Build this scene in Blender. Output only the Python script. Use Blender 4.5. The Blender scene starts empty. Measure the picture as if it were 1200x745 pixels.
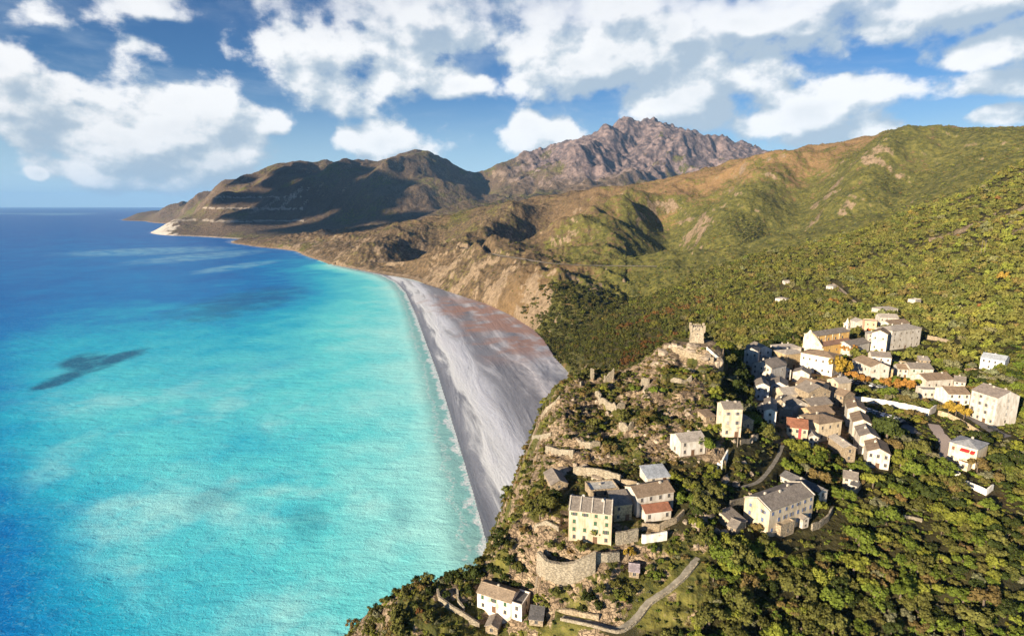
import bpy, bmesh, math, random
import numpy as np
from mathutils import Vector, Matrix
R = math.radians
random.seed(7)
rng = np.random.default_rng(11)
SC = bpy.context.scene
COL = SC.collection

# ------------------------------------------------------------------ camera, sky, sun, exposure
FPX, PITCH, CAMZ = 667.0, R(11.2), 230.0
cam_d = bpy.data.cameras.new('camera')
cam = bpy.data.objects.new('camera', cam_d)
COL.objects.link(cam)
cam.location = (0, 0, CAMZ)
cam.rotation_euler = (R(90) - PITCH, 0, 0)
cam_d.sensor_fit = 'HORIZONTAL'
cam_d.sensor_width = 36.0
cam_d.lens = 36.0 * FPX / 1200.0
cam_d.clip_start = 1.0
cam_d.clip_end = 300000.0
SC.camera = cam

SUN_ELEV, SUN_AZ = 15.5, 227.0          # azimuth the sun stands at, clockwise from +Y
_sd = Vector((math.sin(R(SUN_AZ)) * math.cos(R(SUN_ELEV)), math.cos(R(SUN_AZ)) * math.cos(R(SUN_ELEV)), math.sin(R(SUN_ELEV))))
sun_d = bpy.data.lights.new('sun', 'SUN')
sun_d.energy = 5.0
sun_d.angle = R(0.5)
sun_d.color = (1.0, 0.83, 0.60)
sun = bpy.data.objects.new('sun', sun_d)
COL.objects.link(sun)
sun.rotation_euler = (-_sd).to_track_quat('-Z', 'Y').to_euler()
sun.location = (-400, -400, 900)

SC.view_settings.view_transform = 'Standard'
SC.view_settings.look = 'None'
SC.view_settings.exposure = 1.34
SC.view_settings.gamma = 1.0
SC.view_settings.use_curve_mapping = False
SC.cycles.use_denoising = True
SC.cycles.denoiser = 'OPENIMAGEDENOISE'
SC.cycles.max_bounces = 5
SC.cycles.diffuse_bounces = 2
SC.cycles.glossy_bounces = 2
SC.cycles.transparent_max_bounces = 6
SC.cycles.volume_bounces = 0
SC.cycles.sample_clamp_indirect = 6.0


class NT:
    """small helper for building node trees"""
    def __init__(self, tree):
        self.t = tree
        self.t.nodes.clear()

    def n(self, kind, **kw):
        nd = self.t.nodes.new(kind)
        for k, v in kw.items():
            setattr(nd, k, v)
        return nd

    def put(self, sock, val):
        if val is None:
            return
        if isinstance(val, bpy.types.NodeSocket):
            self.t.links.new(val, sock)
        elif isinstance(val, (tuple, list)) and sock.type == 'RGBA' and len(val) == 3:
            sock.default_value = (*val, 1.0)
        else:
            sock.default_value = val

    def math(self, op, a, b=None, c=None, clamp=False):
        nd = self.n('ShaderNodeMath', operation=op, use_clamp=clamp)
        self.put(nd.inputs[0], a)
        self.put(nd.inputs[1], b)
        if c is not None:
            self.put(nd.inputs[2], c)
        return nd.outputs[0]

    def vmath(self, op, a, b=None, s=None):
        nd = self.n('ShaderNodeVectorMath', operation=op)
        self.put(nd.inputs[0], a)
        if b is not None:
            self.put(nd.inputs[1], b)
        if s is not None:
            self.put(nd.inputs['Scale'], s)
        return nd.outputs['Value'] if op in ('DOT_PRODUCT', 'LENGTH', 'DISTANCE') else nd.outputs[0]

    def mix(self, f, a, b, blend='MIX'):
        nd = self.n('ShaderNodeMix', data_type='RGBA', blend_type=blend)
        self.put(nd.inputs[0], f)
        self.put(nd.inputs[6], a)
        self.put(nd.inputs[7], b)
        return nd.outputs[2]

    def noise(self, vec, scale, detail=4.0, rough=0.55, out=0, dist=0.0):
        nd = self.n('ShaderNodeTexNoise')
        self.put(nd.inputs['Vector'], vec)
        self.put(nd.inputs['Scale'], scale)
        self.put(nd.inputs['Detail'], detail)
        self.put(nd.inputs['Roughness'], rough)
        self.put(nd.inputs['Distortion'], dist)
        return nd.outputs[out]

    def ss(self, x, lo, hi, a=0.0, b=1.0):
        nd = self.n('ShaderNodeMapRange', interpolation_type='SMOOTHSTEP')
        self.put(nd.inputs[0], x)
        for i, v in enumerate((lo, hi, a, b)):
            self.put(nd.inputs[1 + i], v)
        return nd.outputs[0]

    def ramp(self, f, stops, interp='LINEAR'):
        nd = self.n('ShaderNodeValToRGB')
        cr = nd.color_ramp
        cr.interpolation = interp
        while len(cr.elements) < len(stops):
            cr.elements.new(0.5)
        for e, (p, c) in zip(cr.elements, stops):
            e.position = p
            e.color = (*c, 1.0)
        self.put(nd.inputs[0], f)
        return nd.outputs[0]

    def attr(self, name, out='Fac', kind='GEOMETRY'):
        nd = self.n('ShaderNodeAttribute', attribute_name=name, attribute_type=kind)
        return nd.outputs[out]

    def bump(self, h, strength=0.5, dist=1.0, normal=None):
        nd = self.n('ShaderNodeBump')
        nd.inputs['Strength'].default_value = strength
        nd.inputs['Distance'].default_value = dist
        self.put(nd.inputs['Height'], h)
        self.put(nd.inputs['Normal'], normal)
        return nd.outputs[0]

    def principled(self, color, rough=0.85, normal=None, spec=0.3, metallic=0.0, out='ShaderNodeOutputMaterial'):
        b = self.n('ShaderNodeBsdfPrincipled')
        self.put(b.inputs['Base Color'], color)
        self.put(b.inputs['Roughness'], rough)
        self.put(b.inputs['Specular IOR Level'], spec)
        self.put(b.inputs['Metallic'], metallic)
        self.put(b.inputs['Normal'], normal)
        o = self.n(out)
        self.t.links.new(b.outputs[0], o.inputs[0])
        return b


def new_mat(name):
    m = bpy.data.materials.new(name)
    m.use_nodes = True
    return m, NT(m.node_tree)


# ---- world: Nishita sky with procedural cumulus given by direction
def build_world():
    w = bpy.data.worlds.new('World')
    SC.world = w
    w.use_nodes = True
    N = NT(w.node_tree)
    sky = N.n('ShaderNodeTexSky', sky_type='NISHITA')
    sky.sun_disc = False
    sky.sun_elevation = R(SUN_ELEV)
    sky.sun_rotation = R(SUN_AZ)
    sky.altitude = 200.0
    sky.air_density = 1.0
    sky.dust_density = 0.6
    sky.ozone_density = 2.2
    d = N.n('ShaderNodeTexCoord').outputs['Generated']
    sep = N.n('ShaderNodeSeparateXYZ')
    N.put(sep.inputs[0], d)
    dx, dy, dz = sep.outputs
    # cloud positions as unit directions (azimuth from +Y, elevation, half width, half height, weight)
    CL = CLOUDS
    def density(vec):
        s = N.n('ShaderNodeSeparateXYZ')
        N.put(s.inputs[0], vec)
        x, y, z = s.outputs
        az = N.math('ARCTAN2', x, y)
        el = N.math('ARCSINE', z)
        cmb = N.n('ShaderNodeCombineXYZ')
        N.put(cmb.inputs[0], az)
        N.put(cmb.inputs[1], N.math('MULTIPLY', el, 1.35))
        p = cmb.outputs[0]
        warp = N.noise(p, 5.0, 3.0, 0.5, out=1)
        pw = N.vmath('ADD', p, N.vmath('SCALE', N.vmath('SUBTRACT', warp, (0.5, 0.5, 0.5)), s=0.10))
        sw = N.n('ShaderNodeSeparateXYZ')
        N.put(sw.inputs[0], pw)
        ax, ay = sw.outputs[0], N.math('DIVIDE', sw.outputs[1], 1.35)
        tot = None
        for (a, e, wx, wy, k) in CL:
            u = N.math('DIVIDE', N.math('SUBTRACT', ax, R(a)), R(wx))
            v = N.math('DIVIDE', N.math('SUBTRACT', ay, R(e)), R(wy))
            g = N.math('SUBTRACT', 1.0, N.math('SQRT', N.math('ADD', N.math('MULTIPLY', u, u), N.math('MULTIPLY', v, v))))
            g = N.math('MULTIPLY', N.math('MAXIMUM', g, -1.0), k)
            tot = g if tot is None else N.math('SMOOTH_MAX', tot, g, 0.25)
        fb = N.noise(p, 7.5, 9.0, 0.60)
        vo = N.n('ShaderNodeTexVoronoi', feature='SMOOTH_F1')
        N.put(vo.inputs['Vector'], N.vmath('ADD', p, N.vmath('SCALE', N.noise(p, 16.0, 3.0, 0.5, out=1), s=0.05)))
        vo.inputs['Scale'].default_value = 22.0
        vo.inputs['Smoothness'].default_value = 0.6
        puff = N.math('SUBTRACT', 0.45, vo.outputs['Distance'])
        s1 = N.math('MULTIPLY', N.math('SUBTRACT', fb, 0.5), 3.0)
        s2 = N.math('MULTIPLY', puff, 0.60)
        return N.math('ADD', tot, N.math('ADD', s1, s2))
    den = density(d)
    den_s = density(N.vmath('NORMALIZE', N.vmath('ADD', d, (-0.030, 0.0, 0.034))))
    cover = N.mix(N.ss(dz, 0.22, 0.34), N.ss(den, -0.10, 0.36), N.ss(den, -0.45, 1.10, 0.0, 0.93))
    # density falling towards the sun: lit rim; rising: shaded body
    lit = N.ss(N.math('SUBTRACT', den, den_s), -0.42, 0.40)
    core = N.ss(den, 0.6, 1.8)
    shade = N.math('SUBTRACT', lit, N.math('MULTIPLY', core, 0.30), clamp=True)
    ccol = N.ramp(shade, [(0.0, (3.7, 4.5, 5.3)), (0.45, (5.5, 6.0, 6.4)), (0.8, (7.4, 7.5, 7.6)), (1.0, (8.4, 8.35, 8.3))])
    # thin high veil
    cir = N.noise(N.vmath('MULTIPLY', d, (3.0, 3.0, 9.0)), 1.6, 6.0, 0.6, dist=0.4)
    veil = N.math('MULTIPLY', N.ss(cir, 0.46, 0.75), N.ss(dz, 0.04, 0.18, 0.0, 0.30))
    base = N.mix(1.0, sky.outputs[0], (0.30, 0.55, 0.86), 'MULTIPLY')
    base = N.mix(N.ss(dz, 0.14, 0.46, 0.0, 0.55), base, N.mix(1.0, base, (0.42, 0.55, 0.66), 'MULTIPLY'))
    base = N.mix(N.ss(dz, 0.20, -0.01, 0.0, 0.92), base, (4.5, 6.2, 7.4))
    base = N.mix(veil, base, (4.8, 5.6, 6.2))
    col = N.mix(N.math('MULTIPLY', cover, 0.96), base, ccol)
    bg = N.n('ShaderNodeBackground')
    N.put(bg.inputs[0], col)
    bg.inputs[1].default_value = 0.05
    o = N.n('ShaderNodeOutputWorld')
    N.t.links.new(bg.outputs[0], o.inputs[0])


def pix_dir(px, py):
    """azimuth / elevation in degrees of a photo pixel (for placing the clouds on the sky)"""
    a, b = px - 600.0, 372.5 - py
    y = b * math.sin(PITCH) + FPX * math.cos(PITCH)
    z = b * math.cos(PITCH) - FPX * math.sin(PITCH)
    return math.degrees(math.atan2(a, y)), math.degrees(math.atan2(z, math.hypot(a, y)))


CLOUDS = []
for (px, py, hx, hy, k) in [
        (200, 140, 90, 55, 1.15), (255, 185, 80, 38, 1.1), (130, 160, 70, 45, 0.9), (20, 120, 75, 50, 1.0), (0, 70, 45, 30, 0.7), (180, 205, 70, 18, 0.85),
        (455, 165, 60, 22, 1.0), (535, 98, 48, 26, 1.0), (390, 60, 90, 45, 0.75), (440, 90, 70, 45, 0.62), (190, 12, 60, 20, 0.85), (60, 15, 60, 18, 0.5),
        (640, 160, 60, 22, 1.05), (680, 70, 105, 55, 1.15), (780, 50, 140, 70, 1.2), (800, 110, 110, 45, 1.0), (940, 130, 110, 34, 1.15), (880, 15, 200, 35, 1.05),
        (1080, 14, 170, 44, 1.1), (700, 15, 120, 40, 0.9), (860, 90, 90, 40, 0.8), (1010, 150, 50, 22, 0.9), (90, 195, 60, 16, 0.7), (1160, 60, 80, 30, 0.9), (1150, 105, 90, 18, 0.8), (1175, 138, 50, 10, 0.9), (500, 20, 130, 40, 0.7), (35, 203, 14, 8, 0.9),
        (325, 148, 28, 14, 0.7), (730, 175, 60, 20, 0.9)]:
    a0, e0 = pix_dir(px, py)
    a1, _ = pix_dir(px + hx * 1.18, py)
    _, e1 = pix_dir(px, py - hy * 1.18)
    CLOUDS.append((a0, e0, abs(a1 - a0), abs(e1 - e0), k * 1.12))
build_world()


# ------------------------------------------------------------------ geometry of the place
def t_of(py):
    b = 372.5 - py
    return (b * math.cos(PITCH) - FPX * math.sin(PITCH)) / (b * math.sin(PITCH) + FPX * math.cos(PITCH))


def u_of(px, py):
    return (px - 600.0) / ((372.5 - py) * math.sin(PITCH) + FPX * math.cos(PITCH))


def at(px, py, Y):
    return Vector((u_of(px, py) * Y, Y, CAMZ + t_of(py) * Y))


def on_z(px, py, z):
    Y = (z - CAMZ) / t_of(py)
    return Vector((u_of(px, py) * Y, Y, z))


def proj(v):
    """world point -> photo pixel (used only for checking sizes)"""
    x, y, z = v[0], v[1], v[2] - CAMZ
    dep = y * math.cos(PITCH) - z * math.sin(PITCH)
    up = y * math.sin(PITCH) + z * math.cos(PITCH)
    return 600 + FPX * x / dep, 372.5 - FPX * up / dep


# --- numpy noise
_perm = np.random.default_rng(3).permutation(4096)
_grad = np.random.default_rng(4).normal(size=(4096, 2))
_grad /= np.linalg.norm(_grad, axis=1)[:, None]


def perlin(x, y):
    xi, yi = np.floor(x).astype(np.int64), np.floor(y).astype(np.int64)
    xf, yf = x - xi, y - yi
    def g(ix, iy, fx, fy):
        h = _perm[(_perm[ix & 4095] + iy) & 4095]
        return _grad[h, 0] * fx + _grad[h, 1] * fy
    u, v = xf * xf * xf * (xf * (xf * 6 - 15) + 10), yf * yf * yf * (yf * (yf * 6 - 15) + 10)
    a, b = g(xi, yi, xf, yf), g(xi + 1, yi, xf - 1, yf)
    c, d = g(xi, yi + 1, xf, yf - 1), g(xi + 1, yi + 1, xf - 1, yf - 1)
    return (a + (b - a) * u) * (1 - v) + (c + (d - c) * u) * v


def fbm(x, y, wl, oct=4, gain=0.5, ridged=False):
    s, a, tot = 0.0, 1.0, 0.0
    for i in range(oct):
        n = perlin(x / wl + 17.3 * i, y / wl - 9.1 * i)
        if ridged:
            n = 1.0 - 2.0 * np.abs(n) * 1.6
        s = s + a * n
        tot += a
        a *= gain
        wl = wl * 0.5
    return s / tot


def sstep(x, a, b):
    t = np.clip((x - a) / (b - a), 0, 1)
    return t * t * (3 - 2 * t)


def seg_dist(X, Y, line):
    """distance to a polyline, parameter along it and signed side (positive = left of travel)"""
    best = np.full(X.shape, 1e9)
    par = np.zeros(X.shape)
    side = np.zeros(X.shape)
    for i in range(len(line) - 1):
        ax, ay = line[i][0], line[i][1]
        bx, by = line[i + 1][0] - ax, line[i + 1][1] - ay
        L2 = bx * bx + by * by + 1e-9
        s = np.clip(((X - ax) * bx + (Y - ay) * by) / L2, 0, 1)
        dx, dy = X - ax - s * bx, Y - ay - s * by
        d = np.hypot(dx, dy)
        m = d < best
        best = np.where(m, d, best)
        par = np.where(m, i + s, par)
        side = np.where(m, bx * (Y - ay) - by * (X - ax), side)
    return best, par, side


def tps(pts, qu, qv, lam=0.002):
    P = np.array([[2.2 * p[0], p[1]] for p in pts])
    z = np.array([p[2] for p in pts])
    n = len(P)
    def ker(d2):
        return 0.5 * d2 * np.log(np.maximum(d2, 1e-12))
    K = ker(((P[:, None] - P[None]) ** 2).sum(-1)) + lam * np.eye(n)
    A = np.zeros((n + 3, n + 3))
    A[:n, :n] = K
    A[:n, n] = A[n, :n] = 1
    A[:n, n + 1:] = P
    A[n + 1:, :n] = P.T
    w = np.linalg.solve(A, np.concatenate([z, [0, 0, 0]]))
    out = np.empty(qu.shape)
    for i in range(qu.shape[0]):
        a, b = 2.2 * qu[i], qv[i]
        d2 = (a[:, None] - P[None, :, 0]) ** 2 + (b[:, None] - P[None, :, 1]) ** 2
        out[i] = ker(d2) @ w[:n] + w[n] + w[n + 1] * a + w[n + 2] * b
    return out


def cps(lst, zlst):
    out = [(u_of(px, py), math.log(Y), t_of(py)) for (px, py, Y) in lst]
    # hidden or below-water points: (px measured at y=300, Y, z)
    out += [((px - 600.0) / 668.0, math.log(Y), (z - CAMZ) / Y) for (px, Y, z) in zlst]
    return out


FAR = cps([
    (160, 252, 9000), (200, 240, 8000), (240, 225, 7000), (262, 212, 6300), (290, 205, 5900), (340, 190, 5600), (380, 189, 5600), (412, 186, 5700),
    (440, 189, 5900), (465, 182, 5800), (490, 175, 5800), (512, 183, 5850), (540, 199, 6000), (562, 204, 6200), (590, 189, 6500), (620, 177, 6800),
    (660, 166, 7000), (700, 153, 7200), (718, 142, 7200), (745, 139, 7300), (772, 143, 7300), (800, 155, 7300), (850, 162, 7400), (905, 177, 7500),
    (960, 195, 7500), (1100, 215, 7500),
    (270, 245, 4900), (230, 262, 4800), (300, 268, 4300), (330, 240, 5000), (400, 240, 4750), (380, 265, 4200), (430, 262, 4250), (480, 238, 4500), (520, 232, 4800),
    (560, 226, 5300), (620, 205, 5800), (650, 200, 5900), (745, 176, 6500), (800, 188, 6400), (700, 212, 5200), (560, 240, 4500), (850, 190, 6300),
    (205, 258, 5000), (175, 257, 8400)],
    [(150, 9500, 0), (175, 8400, 0), (205, 7200, 0), (215, 6200, 0), (205, 5400, 10), (190, 4567, 0), (220, 4350, 0), (255, 4150, 0), (290, 3950, 5),
     (120, 9500, -90), (130, 7500, -90), (160, 6300, -60), (150, 4600, -90), (185, 4000, -70), (250, 3700, -50), (100, 11000, -120), (60, 5500, -200),
     (400, 3400, 20), (560, 3300, 40), (700, 3600, 120), (900, 4200, 200), (340, 3500, 0), (490, 9500, 300), (745, 11000, 700), (340, 8500, 200), (250, 10000, 20), (600, 9500, 500), (905, 11000, 500), (1200, 5000, 200), (1200, 9000, 400)])
MID = cps([
    (275, 283.5, 3560), (330, 276, 3300), (350, 273, 3150), (400, 268, 3050), (470, 260, 2950), (530, 250, 2850), (560, 243, 2750), (620, 232, 2650),
    (700, 220, 2550), (760, 213, 2480), (800, 205, 2400), (850, 190, 2300), (900, 179, 2200), (960, 169, 2100), (1010, 163, 2000), (1050, 151, 1900),
    (1100, 147, 1800), (1150, 150, 1750), (1200, 148, 1700), (1300, 140, 1650), (1500, 130, 1600),
    (420, 292, 2450), (370, 290, 2700), (480, 300, 2100), (540, 300, 1680), (500, 280, 2450), (560, 268, 2350), (600, 275, 2150), (640, 292, 1560), (640, 262, 2300), (700, 250, 2150),
    (745, 231, 2150), (720, 288, 1560), (700, 268, 1900), (772, 262, 1800), (760, 285, 1600), (820, 250, 1820), (860, 220, 1950), (900, 230, 1780), (950, 215, 1750), (960, 246, 1560), (850, 272, 1560),
    (800, 296, 1380), (720, 318, 1230), (680, 330, 1150), (650, 345, 1070), (600, 340, 1210), (560, 325, 1430), (520, 325, 1640), (640, 312, 1260), (600, 310, 1360), (680, 310, 1290), (560, 300, 1560),
    (640, 380, 1010), (1000, 230, 1600), (1050, 195, 1620), (1100, 185, 1520), (1150, 185, 1450), (1200, 180, 1400), (1300, 180, 1300),
    (665, 384, 965), (700, 350, 1060), (760, 325, 1160), (830, 302, 1260), (900, 281, 1320), (960, 264, 1360), (1050, 240, 1320), (1130, 218, 1270), (1250, 190, 1200)],
    [(330, 3050, 0), (345, 2930, 0), (380, 2349, 0), (420, 2035, 0), (455, 1905, 2), (490, 1800, 5), (540, 1413, 6), (570, 1280, 6), (600, 1131, 6), (625, 1010, 6), (640, 930, 6),
     (665, 735, 6), (285, 3400, 0), (250, 3500, -50), (310, 2900, -40), (350, 2400, -40), (400, 1950, -30), (450, 1700, -18), (500, 1300, -10), (520, 1000, -8), (560, 700, 0), (280, 4200, -30),
     (400, 3900, 40), (560, 3700, 80), (700, 3500, 160), (900, 3200, 300), (1050, 2700, 380), (1200, 2500, 420), (330, 4000, 0), (200, 4000, -80),
     (800, 800, 30), (1000, 900, 110), (1200, 850, 200), (700, 700, 20)])
NEAR = cps([
    # wooded spur above the village
    (1200, 192, 930), (1150, 222, 960), (1100, 238, 985), (1050, 254, 1000), (980, 279, 1020), (900, 300, 1030), (850, 316, 1000), (800, 336, 965), (750, 357, 925), (700, 387, 860),
    (665, 425, 770), (1300, 150, 900), (1200, 250, 620), (1200, 320, 440), (1200, 400, 335), (1100, 300, 650), (1100, 350, 490), (1000, 320, 700), (1000, 350, 560), (900, 340, 710),
    (900, 370, 570), (960, 372, 490), (820, 372, 660), (760, 395, 660), (705, 418, 690), (680, 430, 720), (1300, 300, 430), (1300, 420, 300), (850, 392, 520),
    # village shelf
    (880, 418, 335), (930, 405, 380), (968, 396, 420), (1000, 386, 410), (1040, 375, 425), (1062, 365, 455), (1105, 372, 420), (1090, 400, 375), (1160, 422, 330),
    (900, 450, 285), (950, 440, 295), (1000, 440, 305), (1050, 450, 290), (1100, 450, 285), (1160, 455, 270), (1185, 480, 245), (915, 490, 235), (960, 490, 235), (1000, 500, 228), (1050, 492, 236),
    (1090, 500, 226), (1130, 520, 212), (1180, 530, 203), (960, 530, 205), (1000, 550, 193), (1060, 560, 186), (1130, 562, 186), (1190, 600, 171), (930, 560, 183), (930, 612, 161),
    (980, 622, 160), (1060, 640, 155), (1130, 662, 150), (1190, 680, 147), (900, 690, 139), (1000, 720, 136), (1100, 742, 136), (1200, 745, 138), (1300, 740, 140), (1300, 560, 200), (1300, 640, 165),
    # crag and its terraces
    (818, 402, 270), (790, 404, 268), (772, 424, 256), (800, 432, 252), (840, 424, 262), (700, 441, 285), (760, 446, 255), (668, 458, 297), (642, 477, 288),
    (632, 490, 270), (628, 502, 250), (632, 530, 215), (625, 570, 190), (604, 610, 166), (588, 640, 158), (700, 482, 234), (745, 478, 228), (790, 478, 218), (700, 530, 196), (750, 530, 191),
    (800, 512, 196), (857, 510, 191), (850, 546, 181), (790, 552, 176), (690, 566, 175), (650, 560, 186), (690, 640, 148), (770, 612, 155), (830, 592, 161), (875, 572, 172), (850, 640, 148),
    (800, 662, 142), (760, 692, 137), (720, 722, 132), (640, 640, 150), (662, 680, 143.3), (600, 720, 145), (520, 740, 139), (470, 732, 143), (480, 702, 150), (540, 686, 155), (572, 664, 158),
    (650, 735, 134), (860, 480, 230)],
    [(620, 105, 108), (800, 105, 112), (1000, 105, 105), (1250, 105, 105), (450, 105, 100), (300, 150, 60), (480, 260, 60),
     (700, 400, 68), (760, 400, 82), (820, 370, 112), (850, 400, 112), (650, 420, 20), (645, 560, 5), (690, 560, 38), (600, 300, 60), (560, 220, 80),
     (1000, 1250, 90), (1200, 1150, 230), (850, 1200, 50), (700, 1050, 5)])

NU, NV = 1340, 1180
U = np.linspace(-0.86, 1.26, NU)
V = np.linspace(math.log(92.0), math.log(11800.0), NV)
GU, GV = np.meshgrid(U, V)            # rows: range, columns: bearing
GY = np.exp(GV)
GX = GU * GY
cu, cv = np.linspace(U[0], U[-1], 270), np.linspace(V[0], V[-1], 240)


def layer(pts, lam):
    c = tps(pts, *np.meshgrid(cu, cv), lam=lam)
    # bilinear up-sampling of the smooth surface
    iu, iv = np.interp(U, cu, np.arange(len(cu))), np.interp(V, cv, np.arange(len(cv)))
    a = np.empty((len(cv), NU))
    for r in range(len(cv)):
        a[r] = np.interp(iu, np.arange(len(cu)), c[r])
    b0 = np.minimum(iv.astype(int), len(cv) - 2)
    f = (iv - b0)[:, None]
    t = a[b0] * (1 - f) + a[b0 + 1] * f
    return CAMZ + t * GY


def in_poly(X, Y, poly):
    r = np.zeros(X.shape, bool)
    n = len(poly)
    for i in range(n):
        x1, y1, x2, y2 = poly[i][0], poly[i][1], poly[(i + 1) % n][0], poly[(i + 1) % n][1]
        if y1 == y2:
            continue
        c = (y1 > Y) != (y2 > Y)
        r ^= c & (X < (x2 - x1) * (Y - y1) / (y2 - y1) + x1)
    return r


z_far, z_mid, z_near = layer(FAR, 1e-4), layer(MID, 1e-4), layer(NEAR, 4e-4)
z_far = np.where(GY < 3000, -300, z_far)
# relief
nz_far = fbm(GX + 300 * fbm(GX, GY, 1500, 3), GY, 1700, 6, 0.52, True)
lift = sstep(z_far, 0, 260)
rockm = sstep(GU + 0.05 * fbm(GX, GY, 900, 4), -0.07, 0.05) * sstep(z_far + 200 * fbm(GX, GY, 800, 5), 280, 640)      # the bare rocky massif
nz_big = fbm(GX - 0.5 * GY + 500 * fbm(GX, GY, 2100, 2), GY * 0.45, 1150, 5, 0.5, True)
NWARP = fbm(GX, GY, 700, 3)
z_far = z_far + lift * (110 * nz_far + 175 * nz_big) + rockm * (60 * fbm(GX * 1.5 + GY * 0.5, GY * 0.6, 430, 6, 0.58, True) + 190 * fbm(GX * 1.2 - GY * 0.7 + 260 * NWARP, GY * 0.5, 1150, 4, 0.5, True)) - 112 * lift + 66 * rockm
nz_mid = fbm(GX + 60 * fbm(GX, GY, 300, 2), GY, 420, 6, 0.5, True)
z_mid = z_mid + sstep(z_mid, 4, 90) * (36 * nz_mid + 26 * fbm(GX + 0.4 * GY, GY, 900, 3, 0.5, True) - 27) + sstep(z_mid, 2, 20) * (5 + 7 * sstep(150 - z_mid, 0, 60) * (GU < 0.2)) * fbm(GX * 1.25, GY * 0.8, 62, 5, 0.55, True)


def fit_crest(z, pts, win, lo, hi):
    """lift or lower a range so that its skyline has the heights listed for it"""
    px = np.array([p[0] for p in pts], float)
    tu = np.array([u_of(p[0], p[1]) for p in pts])
    tt_ = np.array([t_of(p[1]) for p in pts])
    ok = (U > tu[0]) & (U < tu[-1])
    want = np.interp(U, tu, tt_)
    for _ in range(2):
        t = (z - CAMZ) / GY
        k = np.argmax(t, axis=0)
        have = t[k, np.arange(NU)]
        d = np.where(ok, want - have, 0.0)
        d = np.convolve(np.pad(d, win, mode='edge'), np.ones(2 * win + 1) / (2 * win + 1), 'valid')
        yc = GY[k, 0]
        yc = np.convolve(np.pad(yc, win, mode='edge'), np.ones(2 * win + 1) / (2 * win + 1), 'valid')
        z = z + d * GY * sstep(z, lo, hi) * sstep(GY / yc, 0.45, 0.95)
    return z


z_far = fit_crest(z_far, [(158, 252), (200, 241), (235, 228), (262, 212), (290, 205), (320, 193), (340, 189), (380, 189), (412, 186), (440, 189), (465, 182), (490, 174), (512, 181), (540, 197), (562, 203), (590, 189), (620, 177),
                           (660, 166), (690, 158), (706, 150), (718, 142), (745, 138), (772, 141), (790, 147), (810, 153), (830, 157), (860, 163), (905, 177), (960, 192), (1020, 200)], 14, 15, 200)
for (lnp, amp, wid) in [
        ([(748, 231, 2150), (705, 268, 1850), (655, 300, 1600)], 40, 150), ([(772, 248, 2050), (795, 276, 1680), (765, 310, 1380)], -48, 110),
        ([(905, 200, 2150), (885, 240, 1800), (835, 284, 1450)], 34, 150), ([(950, 200, 2020), (930, 248, 1620), (900, 280, 1350)], -40, 110),
        ([(610, 245, 2650), (565, 288, 2050), (505, 316, 1800)], 34, 170), ([(655, 240, 2500), (605, 285, 2000), (550, 325, 1650)], -40, 130),
        ([(480, 268, 2850), (450, 290, 2450), (425, 308, 2150)], 30, 170), ([(530, 262, 2650), (490, 290, 2250), (470, 310, 2000)], -34, 130),
        ([(1060, 165, 1900), (1020, 205, 1650), (985, 245, 1450)], 26, 140), ([(1110, 160, 1750), (1075, 205, 1500), (1040, 238, 1330)], -30, 110)]:
    _d, _p, _s = seg_dist(GX, GY, [(q.x, q.y) for q in (at(*c) for c in lnp)])
    _w = 1.3 * np.exp(-(_d / (0.72 * wid)) ** 2) * sstep(_p, -0.05, 0.35) * sstep(2.05 - _p, 0.0, 0.4)
    z_mid = z_mid + amp * _w * (1 + 0.5 * nz_mid)
NS0 = fbm(GX, GY, 90, 3)
z_mid = fit_crest(z_mid, [(276, 283), (330, 276), (350, 273), (400, 268), (470, 260), (530, 250), (560, 243), (620, 232), (700, 220), (760, 213), (800, 205), (850, 190), (900, 179), (960, 169), (1010, 162), (1050, 150),
                           (1100, 147), (1150, 150), (1200, 148), (1300, 142)], 16, 8, 90)
z_mid = z_mid + sstep(z_mid, 30, 120) * 8 * (fbm(GX + 30 * NS0, GY * 0.8, 150, 4, 0.5, True) - 0.4)
nz_near = fbm(GX, GY, 130, 5, 0.5)
z_near = z_near + sstep(GY, 330, 700) * (14 * nz_near + 13 * (fbm(GX + 0.5 * GY + 60 * NS0, GY * 0.7, 250, 3, 0.5, True) - 0.45)) + 1.3 * fbm(GX, GY, 24, 4, 0.55) + 0.35 * fbm(GX, GY, 4.5, 2)

# the seaward edge of the promontory: beyond it the crag drops to the water
EDGE = [at(330, 760, 128), at(430, 748, 135), at(455, 735, 142), at(480, 702, 150), at(525, 684, 156), at(560, 661, 159), at(588, 640, 159), at(602, 612, 165),
        at(622, 572, 189), at(630, 530, 215), at(625, 500, 252), at(640, 478, 288), at(668, 457, 300), at(700, 441, 300)]
EDGE = [(p.x, p.y) for p in EDGE]
ed, ep, es = seg_dist(GX + 5 * fbm(GX, GY, 30, 4, 0.55), GY + 5 * fbm(GX + 77, GY, 30, 4, 0.55), EDGE)
out = np.where((es > 0) & (GY < 420) & (ep < len(EDGE) - 1.001), ed, 0.0)
cragn = fbm(GX, GY, 26, 5, 0.6, True)
slope = np.interp(ep, [0, 4, 6, 8, 10, 13], [1.2, 1.05, 2.0, 3.4, 3.2, 1.6])
z_near = np.where(out > 0, np.minimum(z_near, z_near * 0 + np.interp(ep, np.arange(len(EDGE)), [at(*p).z for p in
        [(330, 760, 128), (430, 748, 135), (455, 735, 142), (480, 702, 150), (525, 684, 156), (560, 661, 159), (588, 640, 159), (602, 612, 165), (622, 572, 189), (630, 530, 215), (625, 500, 252), (640, 478, 288), (668, 457, 300), (700, 441, 300)]]) - slope * out + 8 * cragn * sstep(out, 0, 8) + 3 * fbm(GX, GY, 9, 4, 0.6, True) * sstep(out, 0, 5)), z_near)
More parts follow.
